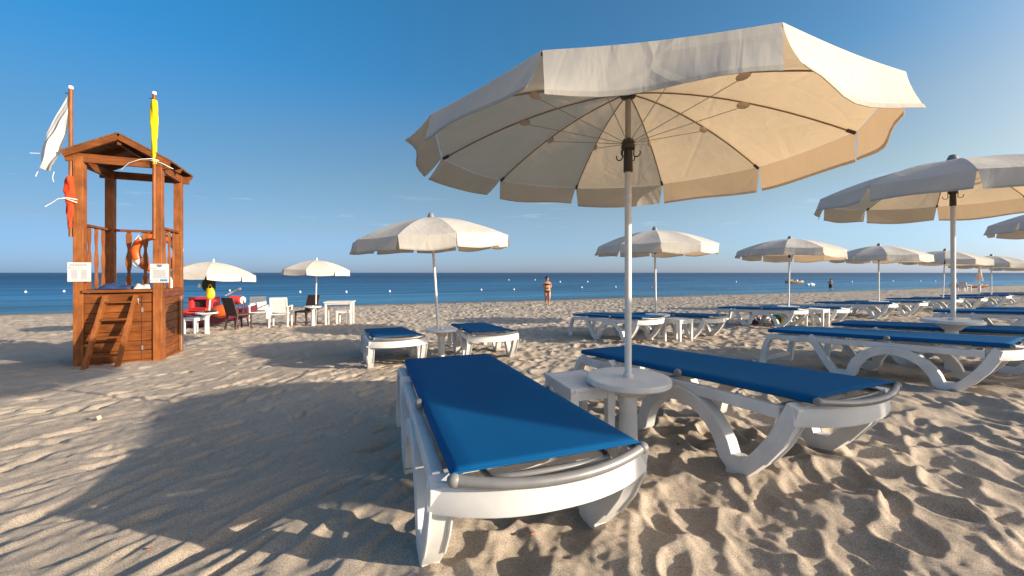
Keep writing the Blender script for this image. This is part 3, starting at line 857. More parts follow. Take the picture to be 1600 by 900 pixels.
# door leaf seam, hinges, latch in the front panel
dr = MB(); dr.box((.27, -hw - .033, .54), (.008, .010, 1.02)); dr.build('door_edge', M['wood_dark'], tower)
for z in (.22, .82):
    h = MB(); h.box((.275, -hw - .037, z), (.02, .008, .07)); h.build('hinge', M['steel'], tower)
for x in (-.14, .23):
    h = MB(); h.tube([(x, -hw - .034, .98), (x, -hw - .055, 1.0), (x, -hw - .055, .93), (x, -hw - .034, .91)], .009, 8); h.build('handle', M['steel'], tower, smooth=60)
# corner laths on the right side
for y in (-hw + .09, hw - .09):
    q = MB(); q.box((hw + .044, y, .50), (.02, .05, 1.0)); q.build('corner_lath', M['wood_v'], tower, bevel=.003)
q = MB(); q.box((hw + .058, hw - .055, .49), (.012, .022, .98)); q.build('metal_strip', M['steel'], tower)
# rails and balusters on three sides
RZ = PL + 1.0
def baluster(x, y, along_x):
    prof = [(.0, .030), (.06, .045), (.16, .040), (.24, .020), (.30, .022), (.42, .050), (.52, .050), (.64, .022), (.70, .020), (.80, .042), (.92, .046), (1.0, .030)]
    b = MB(); vs = []; fs = []
    for t, w in prof:
        z = PL + t * (RZ - PL - .02)
        for s, d in ((-1, -1), (1, -1), (1, 1), (-1, 1)):
            vs.append((x + s * w * .9, y + d * .012, z) if along_x else (x + d * .012, y + s * w * .9, z))
    for i in range(len(prof) - 1):
        for k in range(4):
            k2 = (k + 1) % 4; fs.append((i * 4 + k, i * 4 + k2, i * 4 + 4 + k2, i * 4 + 4 + k))
    fs.append((3, 2, 1, 0)); e = (len(prof) - 1) * 4; fs.append((e, e + 1, e + 2, e + 3))
    b.add(vs, fs); b.build('baluster', M['wood_v'], tower, bevel=.003, bseg=1)
for k in (-1, 0, 1):
    baluster(k * .225, hw, True); baluster(-hw, k * .215, False); baluster(hw, k * .215, False)
for c, d, m in (((0, hw, RZ), (TW - .112, .075, .04), 'wood_x'), ((-hw, 0, RZ), (.075, TW - .112, .04), 'wood_y'), ((hw, 0, RZ), (.075, TW - .112, .04), 'wood_y')):
    b = MB(); b.box(c, d); b.build('handrail', M[m], tower, bevel=.005)
# beams, roof
BZ = 3.17
for c, d, m in (((0, -hw - .03, BZ - .02), (TW + .30, .05, .13), 'wood_x'), ((0, hw + .03, BZ - .06), (TW + .30, .05, .13), 'wood_x'),
                ((-hw - .03, 0, BZ - .06), (.05, TW - .01, .12), 'wood_y'), ((hw + .03, 0, BZ - .06), (.05, TW - .01, .12), 'wood_y')):
    b = MB(); b.box(c, d); b.build('beam', M[m], tower, bevel=.004)
SPAN, RISE, YF, YB = .645, .355, -.57, .62
EZ = BZ - .005
sl_ = math.atan2(RISE, SPAN); Lr = math.hypot(SPAN, RISE)
for s in (-1, 1):
    b = MB(); nb = 9
    rot = Matrix.Rotation(s * sl_, 4, 'Y')
    for k in range(nb):
        d = (k + .5) / nb * Lr
        cx = s * d * math.cos(sl_); cz = EZ + RISE - d * math.sin(sl_) + .055
        b.box((cx, (YF + YB) / 2, cz), (Lr / nb - .003, YB - YF + random.uniform(-.01, .01), .022 + random.uniform(-.002, .002)), rot)
    b.build('roof_slope', M['roof'], tower, bevel=.002, bseg=1)
    for y in (YF + .03, 0, YB - .03):
        b = MB(); b.box((s * Lr * .49 * math.cos(sl_), y, EZ + RISE - Lr * .49 * math.sin(sl_) - .002), (Lr * .97, .045, .085), rot); b.build('rafter', M['wood_x'], tower, bevel=.003)
b = MB(); b.box((0, (YF + YB) / 2, EZ + RISE - .075), (.05, YB - YF - .1, .09)); b.build('ridge_beam', M['wood_y'], tower, bevel=.003)
# ladder leaning on the front
ladder = thing('ladder', 'short wooden ladder with four treads leaning on the tower front', 'ladder', tw(.03, -hw - .04, 0), (0, 0, TA))
lt, lb_ = (.0, -.02, 1.06), (-.10, -.40, -.04)
for s in (-1, 1):
    b = MB()
    vs = []
    for (x, y, z) in (lb_, lt):
        for dx, dy in ((-.024, -.050), (.024, -.050), (.024, .036), (-.024, .036)): vs.append((x + s * .180 + dx, y + dy, z))
    b.add(vs, [(3, 2, 1, 0), (4, 5, 6, 7), (0, 1, 5, 4), (1, 2, 6, 5), (2, 3, 7, 6), (3, 0, 4, 7)])
    b.build('stringer', M['wood_v'], ladder, bevel=.003)
for k in range(4):
    t = (.20 + k * .235); x = lb_[0] + (lt[0] - lb_[0]) * t; y = lb_[1] + (lt[1] - lb_[1]) * t; z = lb_[2] + (lt[2] - lb_[2]) * t
    b = MB(); b.box((x, y - .01, z), (.322, .085, .026)); b.build('tread', M['wood_x'], ladder, bevel=.003)
# flags on poles
def flagpole(label, x, y, z0, z1, lean):
    p = thing('flagpole', label, 'flagpole', tw(x, y, z0), (0, 0, TA))
    b = MB(); b.tube([(0, 0, 0), (lean, 0, z1 - z0)], .024, 10); b.build('shaft', M['wood_v'], p, smooth=50)
    b = MB(); b.tube([(lean, 0, z1 - z0 - .03), (lean, 0, z1 - z0 + .012)], .028, 10); b.build('finial', M['band'], p, smooth=50)
    b = MB(); b.tube([(lean - .02, 0, z1 - z0 - .10), (lean - .06, 0, z1 - z0 - .10)], .008, 6); b.build('cleat', M['dark_plastic'], p, smooth=50)
    return p
flagpole('thin wooden flagpole at the left corner of the tower, with the white flag', -hw - .09, -hw - .03, 1.95, 4.20, -.0)
flagpole('thin wooden flagpole at the front right corner of the tower, with the yellow flag', hw - .03, -hw - .085, 1.95, 4.28, -.0)
def rolled(name, label, x, y, z0, z1, r, m, seed, lump=1.0):
    rr = random.Random(seed); t = thing(name, label, 'flag', tw(x, y, z0), (0, 0, TA)); b = MB()
    n = 34; seg = 18; rows = []
    for i in range(n + 1):
        q = i / n; z = q * (z1 - z0); row = []
        rad = r * (.55 + .45 * math.sin(PI * min(1, .12 + .95 * (1 - q) ** .7))) 
        for k in range(seg + 1):
            a = 2 * PI * k / seg
            f = 1 + lump * (.20 * math.sin(3 * a + q * 13) + .12 * math.sin(5 * a - q * 21 + seed) + .05 * math.sin(q * 60 + a)) + .13 * math.sin(4 * a + q * 9)
            row.append((rad * f * math.cos(a), rad * f * math.sin(a), z))
        rows.append(row)
    b.grid(rows); b.build('cloth', m, t, smooth=70)
    return t
ry = rolled('yellow_flag', 'yellow flag rolled tight round its pole above the tower roof', hw - .03, -hw - .085, 3.14, 4.16, .047, M['flag_yellow'], 2, .34)
b = MB(); b.tube([(-.42, .05, -.12), (-.3, -.02, -.02), (-.15, -.05, .05), (0, -.07, .07), (.07, 0, .06), (.02, .07, .055), (-.06, 0, .05), (.0, -.07, .045), (.10, -.05, .02), (.24, .0, -.05)], .005, 6); b.build('tie_cord', M['cord'], ry, smooth=60)
rr_ = rolled('red_flag', 'orange red flag rolled round the pole below the tower roof', -hw - .09, -hw - .03, 2.08, 2.86, .058, M['flag_red'], 5, .8)
b = MB(); b.tube([(-.26, -.03, .30), (-.18, -.05, .36), (-.10, -.08, .42), (0, -.09, .44), (.08, -.03, .43), (.03, .08, .43), (-.08, .02, .43), (0, -.09, .42), (.10, -.07, .38)], .0065, 6); b.build('tie_cord', M['cord'], rr_, smooth=60)
def white_flag():
    t = thing('white_flag', 'white flag hanging limp from the left pole of the tower', 'flag', tw(-hw - .09, -hw - .03, 4.08), (0, 0, TA))
    b = MB(); rows = []
    n, m = 34, 20
    oe = [(0, 0), (-.19, -.29), (-.365, -.60), (-.385, -.96), (-.405, -1.14)]
    ie = [(0, -.43), (-.045, -.56), (-.10, -.82), (-.155, -1.02), (-.215, -1.18)]
    kx = [0, .27, .55, .85, 1]
    for i in range(n + 1):
        q = i / n; row = []
        ox, oz = np.interp(q, kx, [p[0] for p in oe]), np.interp(q, kx, [p[1] for p in oe])
        jx, jz = np.interp(q, kx, [p[0] for p in ie]), np.interp(q, kx, [p[1] for p in ie])
        for j in range(m + 1):
            s = j / m
            y = q ** .6 * (.055 * math.sin(9 * s + 1.5 * q) + .022 * math.sin(21 * s + 4 * q) + .05 * math.sin(5 * q))
            row.append((.74 * (ox + (jx - ox) * s) - .024 + .015 * math.sin(14 * q + 5 * s) * q, y, oz + (jz - oz) * s))
        rows.append(row)
    b.grid(rows); b.build('cloth', M['flag_white'], t, smooth=80, fix=False)
    for p in ([(-0.251, .02, -.90), (-0.342, 0, -.92), (-0.426, -.02, -.93)], [(-0.319, .02, -1.13), (-0.357, 0, -1.20), (-0.380, .01, -1.26)], [(-0.190, .02, -1.17), (-0.198, 0, -1.26), (-0.190, .01, -1.32)]):
        c = MB(); c.tube(p, .004, 6); c.build('cord', M['cord'], t, smooth=60)
white_flag()
# notices
def notice(label, x, y, z, rz, w, h, kind):
    t = thing('notice_board', label, 'notice', tw(x, y, z), (R(0), 0, TA + rz), 'notices on the tower posts')
    b = MB(); b.box((0, 0, 0), (w, .006, h)); b.build('sheet', M['paper'], t)
    def strip(x0, z0, ww, hh, m, nm='print'):
        q = MB(); q.box((x0, -.0045, z0), (ww, .003, hh)); return q
    if kind == 1:
        q = MB(); rr = random.Random(1)
        for k in range(2):
            for c in range(7): q.box((-.095 + c * .027 + .005, -.0045, .118 - k * .022), (.020, .003, .011))
        for k in range(9):
            for c in (-1, 1): q.box((c * .052, -.0045, .03 - k * .017), (.07 + rr.uniform(-.01, .01), .003, .007))
        q.build('print', M['ink'], t)
        q = MB(); q.box((-.02, -.0048, .062), (.15, .003, .026)); q.build('highlight', M['ink_yellow'], t)
        q = MB(); q.box((-.105, -.0062, .062), (.014, .002, .014)); q.build('bullet', M['ink_dark'], t)
    else:
        q = MB(); rr = random.Random(2)
        q.box((-.07, -.0045, .075), (.07, .003, .007))
        for k in range(9): q.box((rr.uniform(-.01, .01), -.0045, .052 - k * .016), (.17 + rr.uniform(-.03, .02), .003, .007))
        q.box((-.065, -.0045, -.122), (.09, .003, .005)); q.box((-.065, -.0045, -.104), (.09, .003, .004)); q.box((-.108, -.0045, -.113), (.004, .003, .022)); q.box((-.022, -.0045, -.113), (.004, .003, .022))
        q.build('print', M['ink'], t)
        q = MB(); pr = [(-.034, .142), (.034, .142), (.034, .118), (.022, .102), (0, .095), (-.022, .102), (-.034, .118)]
        q.add([(a, -.0062, c) for a, c in pr] + [(a, -.003, c) for a, c in pr], [tuple(range(7)), tuple(range(13, 6, -1))] + [(i, (i + 1) % 7, 7 + (i + 1) % 7, 7 + i) for i in range(7)])
        q.build('crest', M['ink_dark'], t)
        q = MB(); q.box((.055, -.0045, -.113), (.092, .003, .034)); q.build('blue_label', M['ink_blue'], t)
    return t
notice('white notice with faint print on the left post of the tower', -hw + .02, -hw - .066, 1.42, R(4), .255, .29, 1)
notice('white notice with dark crest and blue label on the tower front right post', hw + .03, -hw - .066, 1.40, R(3), .235, .30, 2)
# life ring hung on the back rail
ring = thing('life_ring', 'orange life ring with white bands hanging on the tower railing', 'life ring', tw(.13, hw + .085, 1.775), (R(4), 0, TA))
def torus(R0, r0, a0, a1, n=48, seg=14):
    b = MB(); rows = []
    for i in range(n + 1):
        a = a0 + (a1 - a0) * i / n
        rows.append([((R0 + r0 * math.cos(q)) * math.cos(a), r0 * .8 * math.sin(q), (R0 + r0 * math.cos(q)) * math.sin(a)) for q in np.linspace(0, 2 * PI, seg + 1)])
    return b.grid(rows)
torus(.295, .066, 0, 2 * PI).build('ring_body', M['orange'], ring, smooth=80)
for k in range(4):
    a = R(35) + k * PI / 2; torus(.295, .069, a - .13, a + .13, 8).build('white_band', M['band'], ring, smooth=80)
b = MB(); b.tube([((.378 + .02 * math.sin(4 * a)) * math.cos(a), 0, (.378 + .02 * math.sin(4 * a)) * math.sin(a)) for a in np.linspace(0, 2 * PI, 49)], .006, 6); b.build('grab_line', M['cord'], ring, smooth=60)
# things left on the platform
def cloth_heap(name, label, cat, loc, rz, sx, sy, sz, m, seed):
    rr = random.Random(seed); b = MB(); rows = []
    n = 14
    for i in range(n + 1):
        row = []
        for j in range(n + 1):
            u, v = i / n * 2 - 1, j / n * 2 - 1
            q = max(0, 1 - max(abs(u), abs(v)) ** 3)
            z = sz * q * (.6 + .25 * math.sin(5 * u + seed) + .25 * math.sin(6 * v + 2 * u + seed * 2))
            row.append((u * sx / 2, v * sy / 2, max(0.002, z)))
        rows.append(row)
    b.grid(rows)
    o = b.build(name, m, None, smooth=80, fix=False); o.location = loc; o.rotation_euler = (0, 0, rz)
    sm = o.modifiers.new('thick', 'SOLIDIFY'); sm.thickness = .006
    tag(o, label, cat); return o
cloth_heap('folded_towel', 'dark blue towel lying on the tower platform', 'towel', tw(-.08, -.38, PL + .004), TA, .42, .22, .10, M['navy'], 3)
cloth_heap('paper_bag', 'crumpled white bag lying on the tower platform edge', 'bag', tw(.26, -.43, PL + .004), TA + .3, .22, .16, .10, M['flag_white'], 5)
def bottle(label, x, y, z):
    t = thing('water_bottle', label, 'bottle', tw(x, y, z), (0, 0, 0), 'bottles on the tower platform')
    b = MB(); b.lathe([(.03, 0), (.033, .01), (.033, .13), (.014, .17), (.013, .19)], 14); b.build('body', M['buoy'], t, smooth=40)
    b = MB(); b.lathe([(.015, .185), (.015, .21)], 12); b.build('cap', M['ink_blue'], t, smooth=40)
bottle('white bottle on the platform nearer the right front post', hw - .02, -.28, PL); bottle('white bottle on the platform nearer the right back post', hw - .02, .12, PL)

# ------------------------------------------------------------------ chairs and tables left of the middle
def white_chair(label, loc, rz, group):
    t = thing('plastic_armchair', label, 'chair', loc, (0, 0, rz), group)
    b = MB(); 
    for k in range(6): b.box((0, -.20 + k * .08, .42 - .006 * k), (.44, .068, .022))
    b.box((-.225, 0, .41), (.03, .46, .03)); b.box((.225, 0, .41), (.03, .46, .03)); b.build('seat', M['plastic_old'], t, bevel=.004)
    b = MB(); rot = Matrix.Rotation(R(-12), 4, 'X')
    def bp(z): return .235 + (z - .42) * .21
    for k in range(6):
        z = .50 + k * .066; b.box((0, bp(z), z), (.40, .018, .060), rot)
    for s in (-1, 1): b.ribbon([(bp(.40), .40), (bp(.88), .88)], .035, s * .215 - .02, s * .215 + .02)
    b.box((0, bp(.885), .885), (.46, .024, .05), rot); b.build('backrest', M['plastic_old'], t, bevel=.004)
    for s in (-1, 1):
        b = MB(); b.ribbon([(.30, .63), (0, .645), (-.20, .635), (-.245, .60)], .022, s * .265 - .027, s * .265 + .027); b.build('armrest', M['plastic_old'], t, bevel=.004)
        b = MB(); b.ribbon([(-.235, .62), (-.215, .40), (-.245, -.03)], [.045, .05, .04], s * .255 - .02, s * .255 + .02); b.build('leg', M['plastic_old'], t, bevel=.004)
        b = MB(); b.ribbon([(.30, .63), (.24, .42), (.31, -.03)], [.03, .05, .04], s * .245 - .02, s * .245 + .02); b.build('leg', M['plastic_old'], t, bevel=.004)
    return t
def wicker_chair(label, loc, rz):
    t = thing('wicker_chair', label, 'chair', loc, (0, 0, rz), 'dark brown woven chairs')
    b = MB(); b.box((0, 0, .43), (.46, .46, .05)); b.build('seat', M['wicker'], t, bevel=.01)
    b = MB(); b.ribbon([(.21, .42), (.245, .55), (.30, .75), (.36, .93)], [.05, .035, .03, .03], -.235, .235); b.build('backrest', M['wicker'], t, bevel=.008)
    for sx in (-1, 1):
        for y0, y1 in ((-.20, -.22), (.20, .27)):
            b = MB(); b.ribbon([(y0, .42), (y1, -.03)], [.045, .035], sx * .205 - .02, sx * .205 + .02); b.build('leg', M['wicker'], t, bevel=.004)
    return t
def px(u, z_depth): return (u - 800) / 622 * z_depth
wa = wicker_chair('dark brown woven chair turned to the sea beside the red boat', place(px(374, 11.6), 11.6), R(160))
dup(wa, 'dark brown woven chair facing the camera by the round table', place(px(478, 12.8), 12.8), (0, 0, R(-15)))
wc = white_chair('white slatted plastic armchair seen from behind, between the brown chairs', place(px(439, 12.2), 12.2), R(198), 'white slatted plastic armchairs')
dup(wc, 'bluish white plastic armchair in shade, left of the other white armchair', place(px(404, 13.2), 13.2), (0, 0, R(35)))
def make_rect_table(label, loc, rz, w, d, h):
    t = thing('plastic_table', label, 'table', loc, (0, 0, rz))
    b = MB(); b.box((0, 0, h - .02), (w, d, .035)); b.build('tabletop', M['plastic_old'], t, bevel=.008)
    for sx in (-1, 1):
        for sy in (-1, 1):
            b = MB(); b.box((sx * (w / 2 - .06), sy * (d / 2 - .06), (h - .04) / 2 - .03), (.06, .06, h - .04 + .06), taper=.75); b.build('leg', M['plastic_old'], t, bevel=.006)
    b = MB(); b.box((0, d / 2 - .05, h - .065), (w - .2, .02, .05)); b.box((0, -d / 2 + .05, h - .065), (w - .2, .02, .05)); b.build('apron', M['plastic_old'], t)
    return t
make_rect_table('white rectangular plastic table on four legs right of the brown chair', place(px(531, 12.6), 12.6), R(12), .85, .55, .74)
dup(s2, 'low white stool behind the legs of the rectangular table', place(px(537, 13.1), 13.1), (0, 0, R(8)))
dup(s2, 'low white stool beside the tower, left of the small round table', place(px(306, 10.6), 10.6), (0, 0, R(-12)))
dup(t1, 'round white table with dark things on it, beside the red boat', place(px(323, 10.5), 10.5, .10), (0, 0, 0))
dup(t1, 'round white table beside the brown chair that faces the camera', place(px(489, 12.3), 12.3, .15), (0, 0, 0))
b = MB(); b.sphere((0, 0, .02), .13, 14, 6, (1, .7, .2)); b.sphere((.1, .02, .03), .07, 10, 6, (1, 1, .5)); o = b.build('sun_hat', M['dark_green'], None, smooth=70)
o.location = (px(327, 10.45), 10.45, gz(px(323, 10.5), 10.5) + .565); tag(o, 'dark cap lying on the small round table beside the red boat', 'hat')
# two smaller umbrellas there
us = make_umbrella('smaller cream umbrella above the white chairs and the rectangular table', place(px(493, 12.5), 12.5), (0, R(1.0), R(10)), Rr=.98, H=.30, zr=1.74, val=.17, n=8, fine=False, cap='plastic_old', seed=21, capr=.5, extras=True)
dup(us, 'smaller cream umbrella beside the tower with bags hanging under it', place(px(323, 10.6), 10.6, -.14), (0, R(4.0), R(30)))
# bags hung on its pole
def hung_bag(name, label, c, sx, sy, sz, m, seed, straps):
    t = thing(name, label, 'bag', c, (0, 0, 0), None)
    b = MB(); rows = []
    for i in range(13):
        q = i / 12; z = -sz * q; row = []
        w = (.55 + .45 * math.sin(PI * min(1, q * .8 + .1))) * (1 if q < .85 else 1 - (q - .85) * 3.2)
        for k in range(17):
            a = 2 * PI * k / 16; f = 1 + .10 * math.sin(3 * a + seed + 5 * q)
            row.append((sx / 2 * w * f * math.cos(a), sy / 2 * w * f * math.sin(a), z))
        rows.append(row)
    b.grid(rows); b.f.append(list(range(17))); b.f.append([12 * 17 + k for k in range(17)]); b.build('body', m, t, smooth=70)
    for s in (-1, 1):
        b = MB(); b.tube([(s * sx * .22, 0, 0), (s * sx * .15, 0, straps * .6), (0, 0, straps)], .010, 6); b.build('strap', m, t, smooth=60)
    return t
bx, by = px(328, 10.55), 10.55
bz = 1.0 + (426 - 437) / 622 * by
hung_bag('beach_bag', 'dark green bag hanging from the umbrella beside the tower', (bx, by - .02, bz + .08), .34, .20, .42, M['dark_green'], 1, .12)
hung_bag('yellow_bag', 'bright yellow bag hanging lowest under the umbrella beside the tower', (bx + .11, by - .14, bz - .22), .22, .14, .30, M['yellow'], 4, .10)
b = MB(); b.sphere((0, 0, 0), .045, 12, 8, (.8, .8, 1.3)); o = b.build('white_flask', M['buoy'], None, smooth=80); o.location = (bx - .20, by - .1, bz - .16); tag(o, 'small white flask hanging left of the dark green bag', 'flask')

# red rescue catamaran
def rescue_boat():
    x, y = px(317, 12.3), 12.3
    x, y = px(303, 12.6), 12.6
    t = thing('rescue_boat', 'red and maroon twin hulled rescue boat drawn up behind the round table', 'boat', (x, y, gz(x, y) + .04), (0, 0, R(4)))
    def hull(yo, m):
        b = MB(); rows = []
        L = 3.3
        for i in range(25):
            q = i / 24; xx = -L / 2 + L * q
            w = .19 * (1 - abs(2 * q - 1) ** 3.2) + .01; lift = .30 * abs(2 * q - 1) ** 3; d = .36 * (1 - .45 * abs(2 * q - 1) ** 3)
            row = []
            for k in range(13):
                a = PI * k / 12
                row.append((xx, yo + w * math.cos(a), .38 + lift * .7 - d * math.sin(a) ** .7))
            row.append((xx, yo - w * .6, .42 + lift * .7)); row.append((xx, yo + w * .6, .42 + lift * .7)); row.append(row[0])
            rows.append(row)
        b.grid(rows); return b.build('hull', m, t, smooth=50)
    hull(-.48, M['boat_maroon']); hull(.48, M['boat_maroon'])
    b = MB()
    for xx in (-.75, .0, .75): b.box((xx, 0, .47), (.16, 1.15, .06))
    b.box((0, 0, .52), (1.2, .75, .05)); b.build('deck', M['boat_red'], t, bevel=.01)
    b = MB()
    b.box((.06, 0, .72), (.12, .5, .36)); b.box((.58, 0, .72), (.12, .5, .36)); b.box((.32, 0, .88), (.64, .52, .08)); b.box((.32, 0, .575), (.64, .5, .05)); b.build('seat_box', M['boat_red'], t, bevel=.02)
    b = MB(); b.box((.32, .02, .72), (.40, .30, .24)); b.build('dark_opening', M['black'], t)  # black block fills the seat box opening, standing in for the shade inside
    for s in (-1, 1):
        b = MB(); b.tube([(-.9, s * .62, .44), (1.15, s * .75, .50)], .022, 8); ob = b.build('oar', M['orange'] if s < 0 else M['band'], t, smooth=60)
    b = MB(); b.box((.78, -.35, .40), (.42, .06, .36)); b.build('bow_patch', M['orange'], t, bevel=.02)
rescue_boat()
bx2, by2 = px(351, 11.9), 11.9
b = MB(); b.sphere((0, 0, .0), .26, 16, 10, (1.25, .8, .75)); o = b.build('orange_float', M['orange'], None, smooth=80); o.location = (bx2, by2 - .1, gz(bx2, by2) + .52)
tag(o, 'orange float lying on the red boat behind the brown chair', 'float')
def reel():
    x, y = px(371, 12.4), 12.4
    zc = 1 - (469 - 426) / 622 * y
    g = gz(x, y)
    t = thing('rescue_reel', 'red rope reel with white end on a stand behind the brown chair', 'reel', (x, y, g), (0, 0, R(-8)))
    z = zc - g
    b = MB(); rows = []
    for i in range(41):
        q = i / 40; r = .125 + .014 * math.sin(q * 2 * PI * 8)
        rows.append([(-.19 + .36 * q, r * math.cos(a), z + r * math.sin(a)) for a in np.linspace(0, 2 * PI, 19)])
    b.grid(rows); b.build('drum', M['boat_red'], t, smooth=60)
    for xx in (-.205, .185):
        b = MB(); b.tube([(xx - .012, 0, z), (xx + .012, 0, z)], .112, 18); b.build('flange', M['band'], t, smooth=40)
    for s in (-.24, .22):
        b = MB(); b.tube([(s, .2, -.05), (s, 0, z), (s, -.2, -.05)], .018, 8); b.build('leg', M['boat_maroon'], t, smooth=60)
    b = MB(); b.tube([(-.42, .0, z + .14), (.08, -.02, z + .36)], .022, 8); b.sphere((.10, -.02, z + .35), .05, 10, 8); b.build('boat_hook', M['band'], t, smooth=60)
reel()

# ------------------------------------------------------------------ people
def skin_mesh(name, joints, edges, m, parent=None, root=0, lv=2):
    me = bpy.data.meshes.new(name); me.from_pydata([j[0] for j in joints], edges, [])
    o = bpy.data.objects.new(name + '_build', me); C.objects.link(o)
    sk = o.modifiers.new('skin', 'SKIN'); sk.use_smooth_shade = True
    for i, j in enumerate(joints):
        r = j[1]; rx, ry = (r if isinstance(r, tuple) else (r, r))
        me.skin_vertices[0].data[i].radius = (rx, ry); me.skin_vertices[0].data[i].use_root = (i == root)
    ss = o.modifiers.new('sub', 'SUBSURF'); ss.levels = lv; ss.render_levels = lv
    dg = bpy.context.evaluated_depsgraph_get(); dg.update()
    me2 = bpy.data.meshes.new_from_object(o.evaluated_get(dg)); me2.name = name
    bpy.data.objects.remove(o); 
    me2.materials.clear(); me2.materials.append(m); me2.shade_smooth()
    q = bpy.data.objects.new(name, me2); C.objects.link(q)
    if parent is not None: q.parent = parent
    return q
def body(joint, hands, name='body', parent=None, stout=1.0):
    """joint: dict of positions for a person facing -y; returns one continuous skinned figure"""
    J, E, ix = [], [], {}
    def add(k, p, r, to=None):
        ix[k] = len(J); J.append((tuple(p), r))
        if to is not None: E.append((ix[to], ix[k]))
    g = joint; s_ = stout
    add('pelvis', g['pelvis'], .125 * s_); add('waist', g['waist'], .115 * s_, 'pelvis'); add('chest', g['chest'], (.135 * s_), 'waist')
    add('neckb', g['neckb'], .065, 'chest'); add('neck', g['neck'], .050, 'neckb'); add('chin', g['chin'], .075, 'neck'); add('head', g['head'], .098, 'chin'); add('crown', g['crown'], .060, 'head')
    nose = Vector(g['head']) + Vector(g.get('face', (0, -1, 0))) * .112 + Vector((0, 0, -.03)); add('nose', nose, .014, 'head')
    for sd in 'LR':
        add('sh' + sd, g['sh' + sd], .060, 'chest'); add('el' + sd, g['el' + sd], .043, 'sh' + sd); add('wr' + sd, g['wr' + sd], .028, 'el' + sd)
        wr, el = Vector(g['wr' + sd]), Vector(g['el' + sd]); d = (wr - el).normalized(); side = d.cross(Vector((0, -1, 0))); side = side.normalized() if side.length > .1 else Vector((1, 0, 0))
        palm = wr + d * .075; add('palm' + sd, palm, (.032), 'wr' + sd)
        for k, (o_, l) in enumerate(((-.028, .060), (-.010, .075), (.010, .070), (.028, .052))):
            add('f%d%s' % (k, sd), palm + side * o_ + d * .035, .009, 'palm' + sd); add('g%d%s' % (k, sd), palm + side * o_ * 1.1 + d * (.03 + l), .008, 'f%d%s' % (k, sd))
        add('th' + sd, wr + d * .045 - side * .045, .011, 'palm' + sd)
        add('hip' + sd, g['hip' + sd], .092 * s_, 'pelvis'); add('th' + sd + 'm', tuple((Vector(g['hip' + sd]) * .5 + Vector(g['kn' + sd]) * .5)), .082 * s_, 'hip' + sd); add('kn' + sd, g['kn' + sd], .062, 'th' + sd + 'm'); add('cf' + sd, g['cf' + sd], .054, 'kn' + sd); add('an' + sd, g['an' + sd], .036, 'cf' + sd)
        an = Vector(g['an' + sd]); tf = Vector(g.get('toe', (0, -.17, 0))); add('to' + sd, an + tf + Vector((0, 0, -.055)), .030, 'an' + sd)
    return skin_mesh(name, J, E, M['skin'], parent)
def shell(b, name, rings, m, parent):
    """clothing: closed ring bands (centre, rx, ry) lofted round the body"""
    rows = [[(c[0] + rx * math.cos(a), c[1] + ry * math.sin(a), c[2]) for a in np.linspace(0, 2 * PI, 21)] for c, rx, ry in rings]
    mb = MB(); mb.grid(rows); return mb.build(name, m, parent, smooth=80)
def person_woman():
    x, y = 2.02, 22.8
    t = thing('person', 'person in a dark bikini walking along the beach with hands at the waist', 'person', (x, y, gz(x, y) + .02), (0, 0, R(12)))
    g = dict(pelvis=(0, 0, .90), waist=(0, 0, 1.06), chest=(0, .0, 1.24), neckb=(0, .0, 1.39), neck=(0, -.01, 1.44), chin=(0, -.03, 1.50), head=(0, -.01, 1.565), crown=(0, .01, 1.64),
             shL=(.165, 0, 1.34), elL=(.25, .05, 1.10), wrL=(.10, -.13, 1.06), shR=(-.165, 0, 1.34), elR=(-.25, .05, 1.10), wrR=(-.10, -.14, 1.05),
             hipL=(.098, 0, .80), knL=(.085, -.12, .46), cfL=(.08, -.06, .32), anL=(.075, -.04, .07), hipR=(-.098, 0, .80), knR=(-.075, .03, .46), cfR=(-.07, .10, .33), anR=(-.065, .17, .10))
    bo = body(g, None, parent=t, stout=1.24)
    shell(bo, 'bikini_top', [((0, -.005, 1.20), .160, .150), ((0, -.02, 1.24), .168, .172), ((0, -.02, 1.29), .150, .162)], M['swim_dark'], bo)
    shell(bo, 'bikini_bottom', [((0, 0, .76), .10, .13), ((0, 0, .82), .185, .158), ((0, 0, .89), .188, .160)], M['swim_dark'], bo)
    b = MB(); b.sphere((0, .025, 1.60), .112, 14, 10, (1, 1.05, 1.0)); b.sphere((0, .12, 1.62), .05, 10, 8); b.build('hair', M['hair'], bo, smooth=80)
def person_man():
    y = 55.4; x = px(1298, y)
    t = thing('person', 'person in dark shorts standing at the water edge, bare back to the camera', 'person', (x, y, gz(x, y) + .02), (0, 0, R(160)))
    g = dict(pelvis=(0, 0, .95), waist=(0, 0, 1.10), chest=(0, 0, 1.30), neckb=(0, 0, 1.45), neck=(0, -.01, 1.50), chin=(0, -.03, 1.56), head=(0, -.01, 1.63), crown=(0, .01, 1.70),
             shL=(.20, 0, 1.41), elL=(.27, .02, 1.13), wrL=(.22, -.16, .98), shR=(-.20, 0, 1.41), elR=(-.27, .02, 1.13), wrR=(-.20, -.18, 1.0),
             hipL=(.10, 0, .87), knL=(.115, -.02, .49), cfL=(.115, .02, .34), anL=(.115, .04, .08), hipR=(-.10, 0, .87), knR=(-.115, -.01, .49), cfR=(-.115, .02, .34), anR=(-.115, .04, .08))
    bo = body(g, None, parent=t, stout=1.15)
    shell(bo, 'shorts', [((0, 0, .50), .225, .12), ((0, 0, .70), .225, .15), ((0, 0, .90), .200, .17), ((0, 0, 1.0), .175, .155)], M['swim_black'], bo)
    b = MB(); b.sphere((0, .015, 1.665), .106, 14, 10, (1, 1.05, .9)); b.build('hair', M['hair'], bo, smooth=80)
